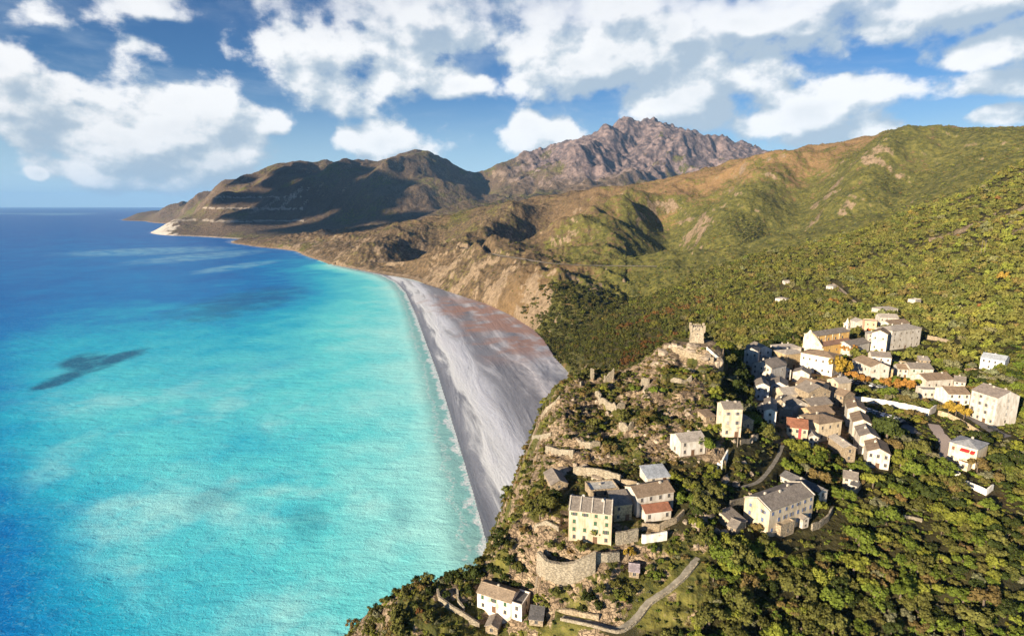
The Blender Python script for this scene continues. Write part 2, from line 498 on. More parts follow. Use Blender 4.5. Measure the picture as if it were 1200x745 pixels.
cz = sstep(18 - ed, 0, 18) * (GY < 330) * (es <= 0)
z_near = z_near + cz * 1.6 * cragn
crag_rock = in_poly(GX, GY, [(p.x, p.y) for p in (at(628, 500, 252), at(668, 458, 300), at(730, 440, 290), at(800, 400, 275), at(850, 420, 268), at(840, 480, 220), at(850, 560, 178), at(640, 565, 190))])
z_near = z_near + crag_rock * (4.2 * fbm(GX, GY, 24, 5, 0.6, True) + 1.1 * fbm(GX, GY, 5.5, 3, 0.6, True))
lower_slope = in_poly(GX, GY, [(p.x, p.y) for p in (at(588, 640, 159), at(640, 590, 175), at(735, 600, 158), at(830, 640, 148), at(830, 760, 128), at(430, 760, 130), at(455, 735, 142), at(540, 685, 155))])
z_near = z_near + lower_slope * (1.1 * fbm(GX, GY, 13, 4, 0.6, True) + 0.5 * fbm(GX, GY, 4.5, 3, 0.6, True))
_led = (crag_rock | lower_slope) * 1.0
_q = z_near + 1.6 * fbm(GX, GY, 30, 3)
_st = 2.8
_fr = _q / _st - np.floor(_q / _st)
z_near = z_near + _led * 0.75 * ((np.floor(_q / _st) + sstep(_fr, 0.5, 1.0)) * _st - _q) * sstep(fbm(GX + 50, GY, 28, 3) + 0.25, 0, 0.3)
z_near = np.where(GY > 1300, -500, z_near)
z_mid = z_mid - 500 * sstep(790 - GY, 0, 150)


def smax(a, b, k):
    h = np.clip(0.5 + 0.5 * (a - b) / k, 0, 1)
    return b * (1 - h) + a * h + k * h * (1 - h)


Z = smax(smax(z_near, z_mid, 6.0), z_far, 10.0)

# beach: dark shingle between the water line and the foot of the hills
SHORE = [on_z(*p, 0) for p in [(572, 646), (566, 622), (556, 585), (543, 540), (528, 490), (513, 440), (500, 405), (488, 372), (475, 343), (464, 331), (448, 322.5), (420, 316.5), (395, 311)]]
BACK = [on_z(*p, 5) for p in [(380, 306), (420, 314), (452, 320.5), (470, 325), (492, 331), (515, 338), (540, 347), (570, 357), (600, 371), (625, 387), (638, 400), (650, 420), (666, 438), (668, 452), (660, 470)]]
BEACH = [(p.x, p.y) for p in SHORE] + [(p.x, p.y) for p in BACK] + [(SHORE[0].x + 110, SHORE[0].y - 60), (SHORE[0].x + 5, SHORE[0].y - 70)]
sd, sp, ss_ = seg_dist(GX, GY, [(p.x, p.y) for p in SHORE])
sgn = np.where(ss_ < 0, sd, -sd)       # positive inland
beach_z = np.where(sgn > 0, 5.5 * (1 - np.exp(-sgn / 45.0)) + 0.012 * sgn, 0.10 * sgn)
beach_z = beach_z + sstep(sgn, 25, 70) * (1.1 * fbm(GX * 1.0, GY * 0.28, 45, 4, 0.5) + 1.0 * fbm(GX, GY, 30, 3, 0.5, True) * sstep(sgn, 70, 130) * sstep(1000 - GY, 0, 300))
inb = in_poly(GX, GY, BEACH) & (GY > 260) & (GY < 2600)
near_b = (sd < 60) & (ss_ > 0) & (GY > 260) & (GY < 2300)
Z = np.where(near_b, np.minimum(Z, beach_z), Z)
Z = np.where(inb, np.minimum(np.maximum(beach_z, np.minimum(Z, beach_z)), beach_z), Z)
is_beach = inb & (Z > -3)
Z = np.maximum(Z, -60.0)


def raw_hit(px, py):
    """first place where the ray of a photo pixel meets the ground"""
    u, t = u_of(px, py), t_of(py)
    j = (u - U[0]) / (U[1] - U[0])
    j0 = int(np.clip(j, 0, NU - 2))
    f = j - j0
    col = Z[:, j0] * (1 - f) + Z[:, j0 + 1] * f
    tt = (col - CAMZ) / GY[:, 0]
    k = np.nonzero(tt >= t)[0]
    if len(k) == 0:
        return None
    k = k[0]
    if k == 0:
        Y = GY[0, 0]
    else:
        g = (t - tt[k - 1]) / max(tt[k] - tt[k - 1], 1e-9)
        Y = math.exp(V[k - 1] + g * (V[k] - V[k - 1]))
    return Vector((u * Y, Y, CAMZ + t * Y))


def ground(x, y):
    """ground height under a world point (bilinear in the grid)"""
    x, y = np.asarray(x, float), np.asarray(y, float)
    j = np.clip((x / y - U[0]) / (U[1] - U[0]), 0, NU - 1.001)
    i = np.clip((np.log(y) - V[0]) / (V[1] - V[0]), 0, NV - 1.001)
    j0, i0 = j.astype(int), i.astype(int)
    a, b = j - j0, i - i0
    return (Z[i0, j0] * (1 - a) + Z[i0, j0 + 1] * a) * (1 - b) + (Z[i0 + 1, j0] * (1 - a) + Z[i0 + 1, j0 + 1] * a) * b


def pad(x, y, r, z, soft=4.0):
    """level the ground around a building"""
    global Z
    i0, i1 = np.searchsorted(V, [math.log(max(y - r - soft, 93)), math.log(y + r + soft)])
    sl = slice(max(i0 - 1, 0), i1 + 1)
    d = np.hypot(GX[sl] - x, GY[sl] - y)
    w = 1 - sstep(d, r, r + soft)
    Z[sl] = Z[sl] * (1 - w) + z * w


def carve(line, half, soft=2.5, drop=0.0):
    """bench a road or path into the slope along (x, y, z) points"""
    global Z
    ys = [p[1] for p in line]
    i0, i1 = np.searchsorted(V, [math.log(max(min(ys) - half - soft, 93)), math.log(max(ys) + half + soft)])
    sl = slice(max(i0 - 1, 0), i1 + 1)
    d, par, _ = seg_dist(GX[sl], GY[sl], line)
    zz = np.interp(par, np.arange(len(line)), [p[2] for p in line]) - drop
    w = 1 - sstep(d, half, half + soft)
    Z[sl] = Z[sl] * (1 - w) + zz * w

# ------------------------------------------------------------------ meshes of the ground
def mesh_from(name, verts, faces_quads, mats, attrs=None, smooth=True):
    me = bpy.data.meshes.new(name)
    nv, nf = len(verts), len(faces_quads)
    me.vertices.add(nv)
    me.vertices.foreach_set('co', np.asarray(verts, np.float32).ravel())
    k = faces_quads.shape[1]
    me.loops.add(nf * k)
    me.loops.foreach_set('vertex_index', faces_quads.astype(np.int32).ravel())
    me.polygons.add(nf)
    me.polygons.foreach_set('loop_start', np.arange(nf, dtype=np.int32) * k)
    me.polygons.foreach_set('use_smooth', np.full(nf, smooth))
    for an, av in (attrs or {}).items():
        if av.ndim == 1:
            me.attributes.new(an, 'FLOAT', 'POINT').data.foreach_set('value', av.astype(np.float32))
        else:
            c = np.ones((len(av), 4), np.float32)
            c[:, :3] = av
            me.attributes.new(an, 'FLOAT_COLOR', 'POINT').data.foreach_set('color', c.ravel())
    me.update(calc_edges=True)
    for m in mats:
        me.materials.append(m)
    return me


def link(name, me, kind=None, parent=None):
    o = bpy.data.objects.new(name, me)
    COL.objects.link(o)
    if kind:
        o['kind'] = kind
    if parent:
        o.parent = parent
    return o


def grid_part(mask_faces, name, mat, attrs):
    r, c = np.nonzero(mask_faces)
    a = r * NU + c
    q = np.stack([a, a + 1, a + NU + 1, a + NU], 1)
    used, inv = np.unique(q.ravel(), return_inverse=True)
    co = np.stack([GX.ravel()[used], GY.ravel()[used], Z.ravel()[used]], 1)
    me = mesh_from(name, co, inv.reshape(q.shape), [mat], {k: v.ravel()[used] if v.ndim == 2 else v.reshape(-1, 3)[used] for k, v in attrs.items()})
    return link(name, me, 'structure')

# ------------------------------------------------------------------ where the buildings, roads and walls stand
CREAM, WHITE, STONE, OCHRE, GREY, PEACH, TAN = (0.49, 0.415, 0.31), (0.51, 0.482, 0.44), (0.37, 0.30, 0.215), (0.70, 0.45, 0.16), (0.50, 0.47, 0.42), (0.66, 0.44, 0.30), (0.52, 0.40, 0.24)
SLATE, PALE, BROWN, REDR, DARK, METAL = (0.205, 0.178, 0.155), (0.33, 0.295, 0.26), (0.225, 0.165, 0.115), (0.26, 0.115, 0.07), (0.125, 0.12, 0.122), (0.34, 0.37, 0.41)
GREEN_S, BLUE_S, GREY_S, BROWN_S = (0.04, 0.095, 0.05), (0.10, 0.14, 0.26), (0.30, 0.29, 0.28), (0.16, 0.075, 0.04)
HS = []


def HSE(label, c1, c2, hpx, D, roof='gx', wall=CREAM, rc=SLATE, rows=2, cols=3, L=None, Rr=None, sh=None, ch=1, door=True, rise=None, lm=None, cat='house', arch=False):
    """a house given by the two front base corners in the photo, the height of its front there, its depth in metres"""
    core = 868 < c1[0] < 1180 and 360 < c1[1] < 548
    if core:                                   # the close-built quarter: walls nearly touch
        k = 0.11 * (c2[0] - c1[0])
        c1, c2, D, hpx = (c1[0] - k, c1[1] + 0.4), (c2[0] + k, c2[1] + 0.4), D * 1.15, hpx * 1.30
    m = raw_hit((c1[0] + c2[0]) / 2, (c1[1] + c2[1]) / 2)
    p1, p2 = on_z(*c1, m.z), on_z(*c2, m.z)
    top = CAMZ + t_of((c1[1] + c2[1]) / 2 - hpx) * (p1.y + p2.y) / 2
    d = dict(label=label, p1=p1, p2=p2, H=top - m.z, D=D, roof=roof, wall=wall, rc=rc, rows=rows, cols=cols, L=L, R=Rr, sh=sh, ch=ch, door=door, rise=rise, lm=lm, cat=cat, arch=arch, z=m.z)
    ex = (p2 - p1).normalized()
    d['ex'], d['len'] = ex, (p2 - p1).length
    ey = Vector((-ex.y, ex.x, 0))
    d['ey'] = ey
    d['c'] = p1 + ex * d['len'] / 2 + ey * D / 2
    HS.append(d)
    return d


# houses of the crag terraces
HSE('tall cream house of four storeys with green shutters above the curved wall', (666, 632.5), (716, 638.6), 36, 8.5, 'gx', CREAM, SLATE, 4, 4, Rr=(3, 2), sh=GREEN_S, ch=2, lm='the tall green shuttered house')
HSE('narrow shaded house with an arched window beside the tall cream house', (719.5, 611), (740, 609), 19, 6, 'shed', TAN, SLATE, 2, 2, ch=0, arch=True)
HSE('low flat roofed stone building behind the tall cream house', (692, 584), (725, 581), 8, 6, 'flat', STONE, GREY, 1, 3, ch=1, door=False)
HSE('white house with a brown roof above the red roofed annex', (746, 602), (788.6, 594), 19, 7.5, 'gx', WHITE, BROWN, 2, 4, Rr=(2, 1), ch=2, lm='the white house with the red roofed annex')
HSE('white annex with three tall french windows under a red tile roof', (756, 612), (786, 608), 11, 5, 'gx', WHITE, REDR, 1, 3, ch=0, door=False, cat='annex')
HSE('long white shed with a pale sloping roof behind the brown roofed house', (758.5, 567.5), (785, 564.8), 7, 6, 'shed', WHITE, METAL, 1, 2, ch=0, cat='shed')
HSE('old stone house with a pale gable at the cliff edge', (646, 575), (665, 573), 7, 9, 'gy', STONE, SLATE, 1, 1, ch=0, lm='the old stone house on the cliff edge')
HSE('tiny stone hut with a lilac grey roof below the terraces', (737, 676), (748.6, 677.5), 6, 4, 'gx', STONE, (0.27, 0.23, 0.25), 1, 1, ch=0, cat='hut', door=False)
# seaward house
HSE('pink white house with a long mossy tile roof by the sea cliff', (559.4, 711), (598.4, 724), 18, 6, 'gx', (0.74, 0.66, 0.60), (0.26, 0.20, 0.145), 2, 3, ch=1, lm='the seaward white house', sh=GREEN_S)
HSE('flat roofed white extension with a dark terrace by the sea cliff', (598.8, 724.2), (611.4, 728.4), 18, 6, 'flat', (0.76, 0.70, 0.64), DARK, 2, 1, Rr=(2, 1), ch=0, cat='annex')
HSE('small stone shed with a slate roof in front of the seaward house', (569, 741), (583, 744), 8, 4.2, 'gy', STONE, SLATE, 1, 1, ch=0, cat='shed')
HSE('low stone hut with a dark roof beside the white extension', (620, 732), (636, 734), 4, 4, 'shed', STONE, DARK, 1, 1, ch=0, cat='hut', door=False)
# houses on the flank of the crag
HSE('cream house of three storeys alone on the slope under the tower', (846, 512), (867.8, 512), 33, 6.5, 'gx', (0.60, 0.52, 0.40), SLATE, 3, 2, L=(2, 1), sh=GREY_S, ch=2, lm='the lone three storey house under the tower')
HSE('small stone annex with a front gable beside the three storey house', (870.5, 505), (881, 504), 9, 5, 'gy', STONE, SLATE, 1, 1, ch=0, cat='annex')
HSE('low rubble outbuilding with a brown roof left of the three storey house', (827, 495), (838, 493), 6, 4.5, 'shed', STONE, BROWN, 1, 1, ch=0, cat='outbuilding', door=False)
HSE('white two storey house half hidden behind a bright fig tree', (797, 535), (826, 531.5), 17, 7, 'gx', WHITE, PALE, 2, 3, L=(2, 1), ch=1, lm='the house behind the fig tree')
# the long house in the ravine
HSE('long cream house of four storeys with blue shutters above the ravine', (899.5, 628), (951, 607), 29, 9, 'gx', CREAM, SLATE, 3, 7, L=(3, 2), sh=BLUE_S, ch=3, lm='the long blue shuttered house')
HSE('flat stone terrace block against the front of the long house', (914, 631), (930, 624.5), 13, 4, 'flat', STONE, STONE, 1, 1, ch=0, cat='annex')
HSE('little white gabled annex at the east end of the long house', (940, 619.5), (947, 617.5), 11, 4.5, 'gy', WHITE, SLATE, 2, 1, ch=0, cat='annex', door=False)
HSE('narrow house with a steep dark roof behind the long house', (957, 595), (968, 591), 17, 14, 'gy', WHITE, DARK, 2, 1, ch=1)
HSE('small white cottage on a round terrace wall', (987, 569), (1004, 572.5), 10, 6, 'gx', WHITE, SLATE, 2, 2, ch=1, lm='the cottage on the round terrace')
HSE('tiny dark roofed porch of the white terrace cottage', (996, 573.8), (1004.5, 576), 6, 2.6, 'shed', WHITE, DARK, 1, 1, ch=0, cat='annex', door=False)
HSE('low outbuilding with a slate roof beside the ravine path', (852, 622), (862, 626.5), 6, 5, 'gx', STONE, SLATE, 1, 1, ch=0, cat='outbuilding', door=False)
HSE('small cream house with a front terrace beside the ravine path', (860, 623), (874, 618), 8, 6, 'shed', CREAM, SLATE, 1, 2, ch=0)
# the stepped row
HSE('lowest white house of the stepped row beside the big dark conifer', (1017, 546), (1038.5, 550.5), 14, 10, 'gy', WHITE, BROWN, 2, 3, L=(2, 3), ch=1, lm='the stepped row')
HSE('second house of the stepped row with a slate roof', (1007.5, 531), (1026, 534), 16, 9, 'gy', WHITE, SLATE, 2, 1, L=(2, 2), ch=1)
HSE('third house of the stepped row with a brown roof', (999.5, 514.5), (1017, 517.5), 16, 9, 'gy', GREY, BROWN, 2, 1, L=(2, 2), ch=0)
HSE('uppermost house of the stepped row beside the lower car park', (993, 499), (1010, 502), 16, 10, 'gy', WHITE, BROWN, 2, 1, L=(2, 2), ch=1)
HSE('stone house leaning on the lower end of the stepped row', (988.5, 541), (1000, 541), 13, 9, 'gy', STONE, PALE, 2, 1, ch=1)
# middle of the village
HSE('broad beige house with a hipped brown roof and two windows', (960, 517.5), (982, 513), 16, 8.5, 'hip', (0.56, 0.47, 0.34), BROWN, 2, 3, L=(1, 2), ch=1, lm='the broad hipped house in mid village')
HSE('brown roofed house directly uphill of the broad hipped house', (953.5, 500), (974, 497), 11, 7, 'gx', TAN, BROWN, 2, 2, ch=1)
HSE('slate roofed house squeezed between two brown roofed houses', (951, 488), (972, 485), 10, 7, 'gx', STONE, SLATE, 2, 2, ch=1)
HSE('tall rubble stone house with a slanted roof in mid village', (948, 478), (969, 476), 14, 8, 'gy', STONE, SLATE, 3, 2, ch=1)
HSE('long low house with a pale slab roof in mid village', (921, 474), (947, 472), 9, 8, 'gx', (0.44, 0.38, 0.30), PALE, 1, 3, ch=2)
HSE('long brown roofed house stepping down below the big white terrace house', (934, 459), (957, 466), 8, 9, 'gx', (0.52, 0.45, 0.35), BROWN, 1, 3, ch=1)
HSE('white gabled cottage with one wide window in mid village', (930, 489), (946, 487), 10, 7, 'gy', WHITE, SLATE, 1, 1, ch=0, lm='the white gabled cottage')
HSE('cream house with a red stripe down its front', (923, 516), (943, 519.5), 13, 8, 'gx', CREAM, REDR, 2, 3, ch=1, lm='the house with the red stripe')
HSE('tall narrow house with a blue lower storey in the shaded lane', (895, 505), (906.5, 507), 19, 13, 'gy', (0.58, 0.56, 0.52), SLATE, 3, 1, ch=1, lm='the tall narrow house in the lane')
HSE('shaded pale house on the slope under the tower trees', (886, 468), (899, 469.5), 13, 8, 'gy', (0.55, 0.55, 0.54), SLATE, 2, 2, ch=0)
HSE('lilac grey house with a slate gable in the shaded lane', (904, 463), (920, 465.5), 10, 9, 'gy', (0.52, 0.50, 0.52), SLATE, 2, 2, ch=0)
HSE('flat topped pale house above the lilac grey house', (914.5, 446), (925, 446), 9, 9, 'flat', WHITE, GREY, 2, 2, ch=0)
HSE('white house with a dark gable at the edge of the tower wood', (872.5, 428), (885.5, 430), 14, 8, 'gy', WHITE, DARK, 2, 2, ch=0, lm='the white gable by the tower wood')
HSE('second pale gabled house from the tower wood', (887.5, 424), (902, 423), 11, 9, 'gy', (0.62, 0.62, 0.60), SLATE, 2, 2, ch=1)
HSE('big white house with five small windows at the head of the lane', (882, 443), (900.5, 449.5), 14, 11, 'gy', WHITE, SLATE, 3, 3, Rr=(2, 2), ch=2, lm='the big white house at the head of the lane')
HSE('tall house with a rust red roof wedged beside the big white house', (901.5, 450), (913, 444), 15, 7, 'gx', (0.54, 0.48, 0.42), REDR, 3, 2, ch=0)
HSE('low house with a beige hipped roof at the edge of the dark hollow', (914.5, 417), (936, 416), 7, 8, 'hip', (0.50, 0.46, 0.42), PALE, 1, 3, ch=2)
HSE('tan house with a hipped roof beside the big white terrace house', (921, 432), (939, 430), 13, 8, 'hip', TAN, PALE, 2, 3, ch=1)
HSE('big creamy white house with a cut out roof terrace', (940, 433), (971, 441), 16, 10, 'hip', (0.72, 0.67, 0.58), BROWN, 2, 5, Rr=(2, 2), ch=1, lm='the big white terrace house')
HSE('small slate gabled house below the big white terrace house', (930, 446), (946, 449), 8, 7, 'gy', GREY, SLATE, 1, 1, ch=0)
# the upper village
HSE('white grey roofed annex behind the bell tower', (997.5, 417), (1016, 412), 9, 8, 'gx', WHITE, SLATE, 1, 2, ch=0, lm='the annex by the bell tower')
HSE('small white gabled house above the bell tower', (1004, 386), (1013, 386), 7, 7, 'gy', WHITE, PALE, 1, 1, ch=0)
HSE('peach house with an orange awning above the bell tower', (1013.5, 389), (1025, 390), 10, 7, 'flat', PEACH, PALE, 2, 2, ch=0)
HSE('highest house of the village with a pale hipped roof', (1034, 369), (1050, 368), 5, 8, 'hip', GREY, PALE, 1, 3, ch=0, lm='the highest village house')
HSE('white house with a row of windows under the highest house', (1032, 382), (1050, 383), 8, 8, 'gx', WHITE, PALE, 2, 4, ch=1)
HSE('brown roofed house behind the great white house', (1044, 389), (1063, 387), 7, 8, 'gx', WHITE, BROWN, 1, 3, ch=1)
HSE('beige house with a blank gable beside the great white house', (1021, 410), (1036, 412.5), 16, 10, 'gy', (0.64, 0.58, 0.49), BROWN, 2, 2, ch=0)
HSE('great white house of three storeys with twelve windows', (1046, 410), (1074, 405.5), 17, 10, 'hip', WHITE, PALE, 3, 5, ch=2, lm='the great white upper house')
HSE('bright white house with a brown roof above the row of plane trees', (999, 438), (1016, 448), 14, 9, 'gx', WHITE, BROWN, 2, 2, L=(2, 2), Rr=(2, 2), ch=1, lm='the white house above the plane trees')
HSE('white house with a peach end wall above the plane trees', (1022, 430), (1041, 432), 10, 8, 'gx', (0.74, 0.66, 0.58), SLATE, 2, 3, ch=1)
HSE('ochre house with a hipped roof above the parked cars', (1023, 447), (1043, 446.5), 11, 8, 'hip', (0.70, 0.54, 0.30), BROWN, 2, 3, ch=1, lm='the ochre house above the cars')
HSE('white house with three green windows below the terraces', (1068, 443), (1090, 444), 9, 8, 'gx', WHITE, SLATE, 2, 3, ch=1, sh=GREEN_S, lm='the white house with green windows')
HSE('long white house with a brown roof above a garden terrace', (1087, 457), (1113, 455), 9, 8, 'gx', WHITE, BROWN, 1, 4, ch=2, lm='the long white house by the road')
HSE('flat white veranda in front of the long brown roofed house', (1083, 466), (1107, 467), 7, 5, 'flat', WHITE, PALE, 1, 4, ch=0, cat='annex', door=False)
HSE('squat white house with a brown roof beside the big white block', (1112, 474), (1133, 474.5), 10, 8, 'gx', (0.72, 0.68, 0.62), BROWN, 2, 3, ch=0)
HSE('big white block of four storeys with rows of grey windows', (1136.5, 488), (1161, 499), 25, 10, 'gx', WHITE, (0.22, 0.185, 0.165), 4, 4, Rr=(4, 1), ch=3, sh=GREY_S, lm='the big white four storey block')
HSE('pale blue house with a grey sheet metal roof at the wood edge', (1150, 431), (1173, 436), 10, 8, 'gx', (0.66, 0.72, 0.78), METAL, 2, 4, ch=1, lm='the pale blue house at the wood edge')
vil = HSE('cream villa with a grey hipped roof and a red awning', (1112.5, 539), (1139, 549), 17, 9, 'hip', (0.68, 0.58, 0.43), (0.27, 0.275, 0.29), 2, 3, L=(2, 1), ch=1, lm='the villa with the red awning', sh=BROWN_S)
HSE('flat pale balcony block on the front of the villa', (1122.5, 549), (1133, 552.5), 8, 3, 'flat', (0.70, 0.62, 0.48), (0.35, 0.2, 0.12), 1, 1, ch=0, cat='annex', door=False)
HSE('isolated white house in the wood above the church', (908, 355), (921.5, 356.5), 5.5, 9, 'hip', WHITE, PALE, 1, 4, ch=0, lm='the isolated white house in the wood')
HSE('small white cabin uphill of the isolated house in the wood', (919, 333), (925.5, 333), 3, 6, 'gx', WHITE, PALE, 1, 2, ch=0, cat='cabin')
HSE('white hut among the trees beside the high terraces', (1072, 357), (1079, 356), 5, 6, 'flat', WHITE, WHITE, 1, 1, ch=0, cat='hut')
HSE('pale shed on the wooded slope near the dirt track', (968, 338), (976, 339), 3, 6, 'shed', (0.6, 0.57, 0.52), PALE, 1, 2, ch=0, cat='shed')
for lab, c1, c2, h, D, k, w, rc in [
    ('little stone house between the shaded lane and the red striped house', (909, 481), (918, 483), 9, 7, 'gy', STONE, SLATE),
    ('brown roofed cottage just seaward of the white gabled cottage', (914, 497), (924, 499), 8, 7, 'gx', TAN, BROWN),
    ('grey gabled house wedged under the tan hipped house', (912, 436), (920, 435), 9, 7, 'gy', GREY, SLATE),
    ('cream gabled house at the inland end of the long brown roof', (969, 457), (980, 462), 10, 7, 'gy', CREAM, PALE),
    ('stone house on the inland edge of the old quarter above the lower road', (976, 473), (986, 477), 10, 7, 'gx', STONE, BROWN),
    ('low white house behind the bright yellow tree on the terraces', (1052, 442), (1062, 443), 8, 7, 'gx', WHITE, BROWN),
    ('small hipped house between the peach house and the beige gable', (1017, 400), (1028, 401), 7, 7, 'hip', WHITE, PALE),
    ('low stone store on the terrace under the great white house', (1078, 428), (1088, 429), 5, 5, 'shed', STONE, PALE),
    ('small white house inland of the long white house', (1118, 455), (1129, 457), 7, 7, 'gx', WHITE, SLATE),
    ('little shaded house at the bottom of the tower wood', (887, 488), (895, 490), 8, 7, 'gy', GREY, SLATE),
    ('narrow rubble house behind the house with five small windows', (893, 434), (903, 433), 9, 7, 'gy', STONE, SLATE),
    ('pale roofed house beside the lower end of the old quarter', (948, 523), (957, 524), 9, 8, 'gy', (0.5, 0.46, 0.40), PALE),
    ('stone house wedged between the striped house and the hipped house', (945, 507), (955, 508), 10, 7, 'gy', STONE, SLATE)]:
    HSE(lab, c1, c2, h, D, k, w, rc, 2, 2, ch=1)
CHURCH = HSE('ochre church with a long slate roof and arched side windows', (966, 418.5), (1001, 411), 17.5, 11, 'gx', OCHRE, SLATE, 1, 4, ch=0, lm='the ochre church', cat='church', arch=True, door=False)
HS.pop()


def line_px(pts, dz=0.0):
    out = []
    for p in pts:
        h = raw_hit(*p)
        out.append((h.x, h.y, h.z + dz))
    return out


def smooth_line(pts, n=6):
    """Catmull-Rom through the points"""
    P = [Vector(p) for p in pts]
    P = [P[0] * 2 - P[1]] + P + [P[-1] * 2 - P[-2]]
    o = []
    for i in range(1, len(P) - 2):
        for k in range(n):
            t = k / n
            a, b, c, d = P[i - 1], P[i], P[i + 1], P[i + 2]
            o.append(0.5 * ((2 * b) + (c - a) * t + (2 * a - 5 * b + 4 * c - d) * t * t + (3 * b - 3 * c + d - a) * t ** 3))
    o.append(P[-2])
    return [tuple(p) for p in o]


ROADS = {
    'village_road': (2.6, smooth_line(line_px([(978, 432), (986, 444), (1004, 450), (1030, 455), (1060, 462), (1085, 468), (1108, 476), (1130, 484), (1150, 496), (1168, 507), (1182, 512)]))),
    'lower_road': (2.4, smooth_line(line_px([(962, 452), (976, 464), (990, 474), (1006, 479), (1024, 485), (1044, 491), (1060, 498), (1072, 508)]))),
    'driveway': (2.2, smooth_line(line_px([(1094, 497), (1100, 507), (1108, 517), (1109, 530), (1103, 538)]))),
    'footpath': (0.8, smooth_line(line_px([(659, 724), (690, 728), (716, 736.5), (729, 736), (742, 726), (749, 719), (760, 705), (782, 690), (802, 672), (818, 652)]))),
    'hill_path': (0.7, smooth_line(line_px([(868, 571), (888, 565), (902, 550), (912, 534), (917, 522)]))),
    'dirt_track': (1.5, smooth_line(line_px([(976, 331), (985, 340), (996, 347), (1003, 356)]))),
    'coast_road': (6.5, smooth_line(line_px([(445, 309), (490, 304), (520, 293), (545, 291), (585, 299), (610, 303), (640, 308), (680, 311), (720, 312), (770, 312)]))),
}
for rn, (hw, ln) in ROADS.items():
    zz = np.array([p[2] for p in ln])
    zz = np.convolve(np.pad(zz, 4, mode='edge'), np.ones(9) / 9, 'valid')
    ROADS[rn] = (hw, [(p[0], p[1], z) for p, z in zip(ln, zz)])
    carve(ROADS[rn][1], hw + 0.3, 3.0 if hw < 4 else 9.0)
for d in HS + [CHURCH]:
    n = max(1, int(round(d['len'] / max(d['D'], 3))))
    for k in range(n):
        c = d['p1'] + d['ex'] * d['len'] * (k + 0.5) / n + d['ey'] * d['D'] / 2
        pad(c.x, c.y, 0.5 * math.hypot(d['len'] / n, d['D']) * 0.9, d['z'], 3.0)
TOWER_AT = raw_hit(818, 401.5)
pad(TOWER_AT.x, TOWER_AT.y, 9.0, TOWER_AT.z, 6.0)

# ------------------------------------------------------------------ what grows where
slope_y = np.gradient(Z, axis=0) / np.maximum(np.gradient(GY, axis=0), 1e-6)
slope_x = np.gradient(Z, axis=1) / np.maximum(np.gradient(GX, axis=1), 1e-6)
STEEP = np.hypot(slope_x, slope_y)
NB = fbm(GX, GY, 520, 5, 0.55)
NS = fbm(GX + 900, GY, 90, 4, 0.55)
NG = fbm(GX, GY + 500, 26, 3, 0.55)
lowness = fbm(GX, GY, 420, 6, 0.5, True)                 # gullies are low
# green: moist wooded ground; the north-western slopes are dry heath
wooded = sstep(GU, -0.02, 0.22) * sstep(2300 - GY, 0, 900)
GREEN = np.clip(0.08 + 0.60 * wooded + 0.55 * NB + 0.35 * NS + 0.20 + 0.25 * sstep(-nz_mid, 0.0, 0.5), 0, 1)
GYN = GY * (1 + 0.16 * NB + 0.05 * NS)
GREEN = np.where(GYN < 1080, np.clip(0.75 + 0.5 * NS, 0, 1), GREEN)
GREEN = np.where(GY > 2700, np.clip(0.30 + 0.9 * NB + 0.2 * NS, 0, 1), GREEN)
cliffs = np.where(GY > 900, sstep(STEEP, 0.78, 1.3), sstep(STEEP, 0.62, 1.05))
OUTER = (out > 0) & (GY < 420)
ROCK = np.clip(cliffs * 0.9 * sstep(NS + 0.25, 0.0, 0.4) + 0.8 * sstep(NS * 0.7 + NG * 0.5, 0.36, 0.62) * sstep(GY, 900, 1100), 0, 1)
ROCK = np.where((GY > 1000) & (GY < 3000) & (Z > 110), ROCK * 0.72, ROCK)
ROCK = np.where(GY > 3000, np.clip(0.92 * rockm * (1 - 0.8 * sstep(NB + 0.5 * NWARP - 0.0004 * (Z - 700), 0.05, 0.3)) * sstep(NS + 0.55 + 0.6 * (STEEP - 0.6), 0.0, 0.5) + 0.5 * sstep(STEEP, 0.75, 1.2), 0, 1), ROCK)
seacliff = sstep(135 - Z, 0, 70) * sstep(GY, 940, 1060) * sstep(NS + 0.5 * NG + 0.12, 0, 0.35) * (GU < 0.16) * (GY < 3200)
ROCK = np.maximum(ROCK, 0.75 * seacliff)
cut = np.maximum(np.exp(-((Z - 105 - 22 * NS) / 9) ** 2), np.maximum(np.exp(-((Z - 205 - 30 * NB) / 10) ** 2), 0.8 * np.exp(-((Z - 300 - 30 * NS) / 9) ** 2)))
ROCK = np.where((GY > 3700) & (GY < 5600) & (GU < -0.36), np.maximum(ROCK, cut * sstep(NG + NS + 0.5, 0.0, 0.5)), ROCK)
surf = sstep(9 - Z, 0, 6) * (GY > 1500)
ROCK = np.maximum(ROCK, surf)
white_bluff = (GY > 3900) * (GY < 5300) * sstep(-0.575 - GU + 0.05 * NS, 0.0, 0.03) * sstep(150 - Z + 150 * NS + 60 * NG, 0, 70)
ROCK = np.maximum(ROCK, white_bluff)
white_bluff = np.maximum(white_bluff, 0.35 * ((GY > 3600) & (GY < 5700) & (GU < -0.34)))
ROCK = np.where(GY < 420, np.clip(crag_rock * sstep(NG + 0.35 * cragn, -0.12, 0.30) + lower_slope * 0.8 * sstep(NG + 0.35 * cragn, 0.0, 0.35) + cliffs * 0.8 * (GX < 60) * sstep(NG + 0.3, 0, 0.4), 0, 1), ROCK)
core_v = in_poly(GX, GY, [(p.x, p.y) for p in (raw_hit(*q) for q in ((872, 415), (975, 412), (985, 445), (1000, 500), (985, 530), (950, 525), (890, 510), (880, 460)))])
GREEN = np.where(core_v, GREEN * 0.15, GREEN)
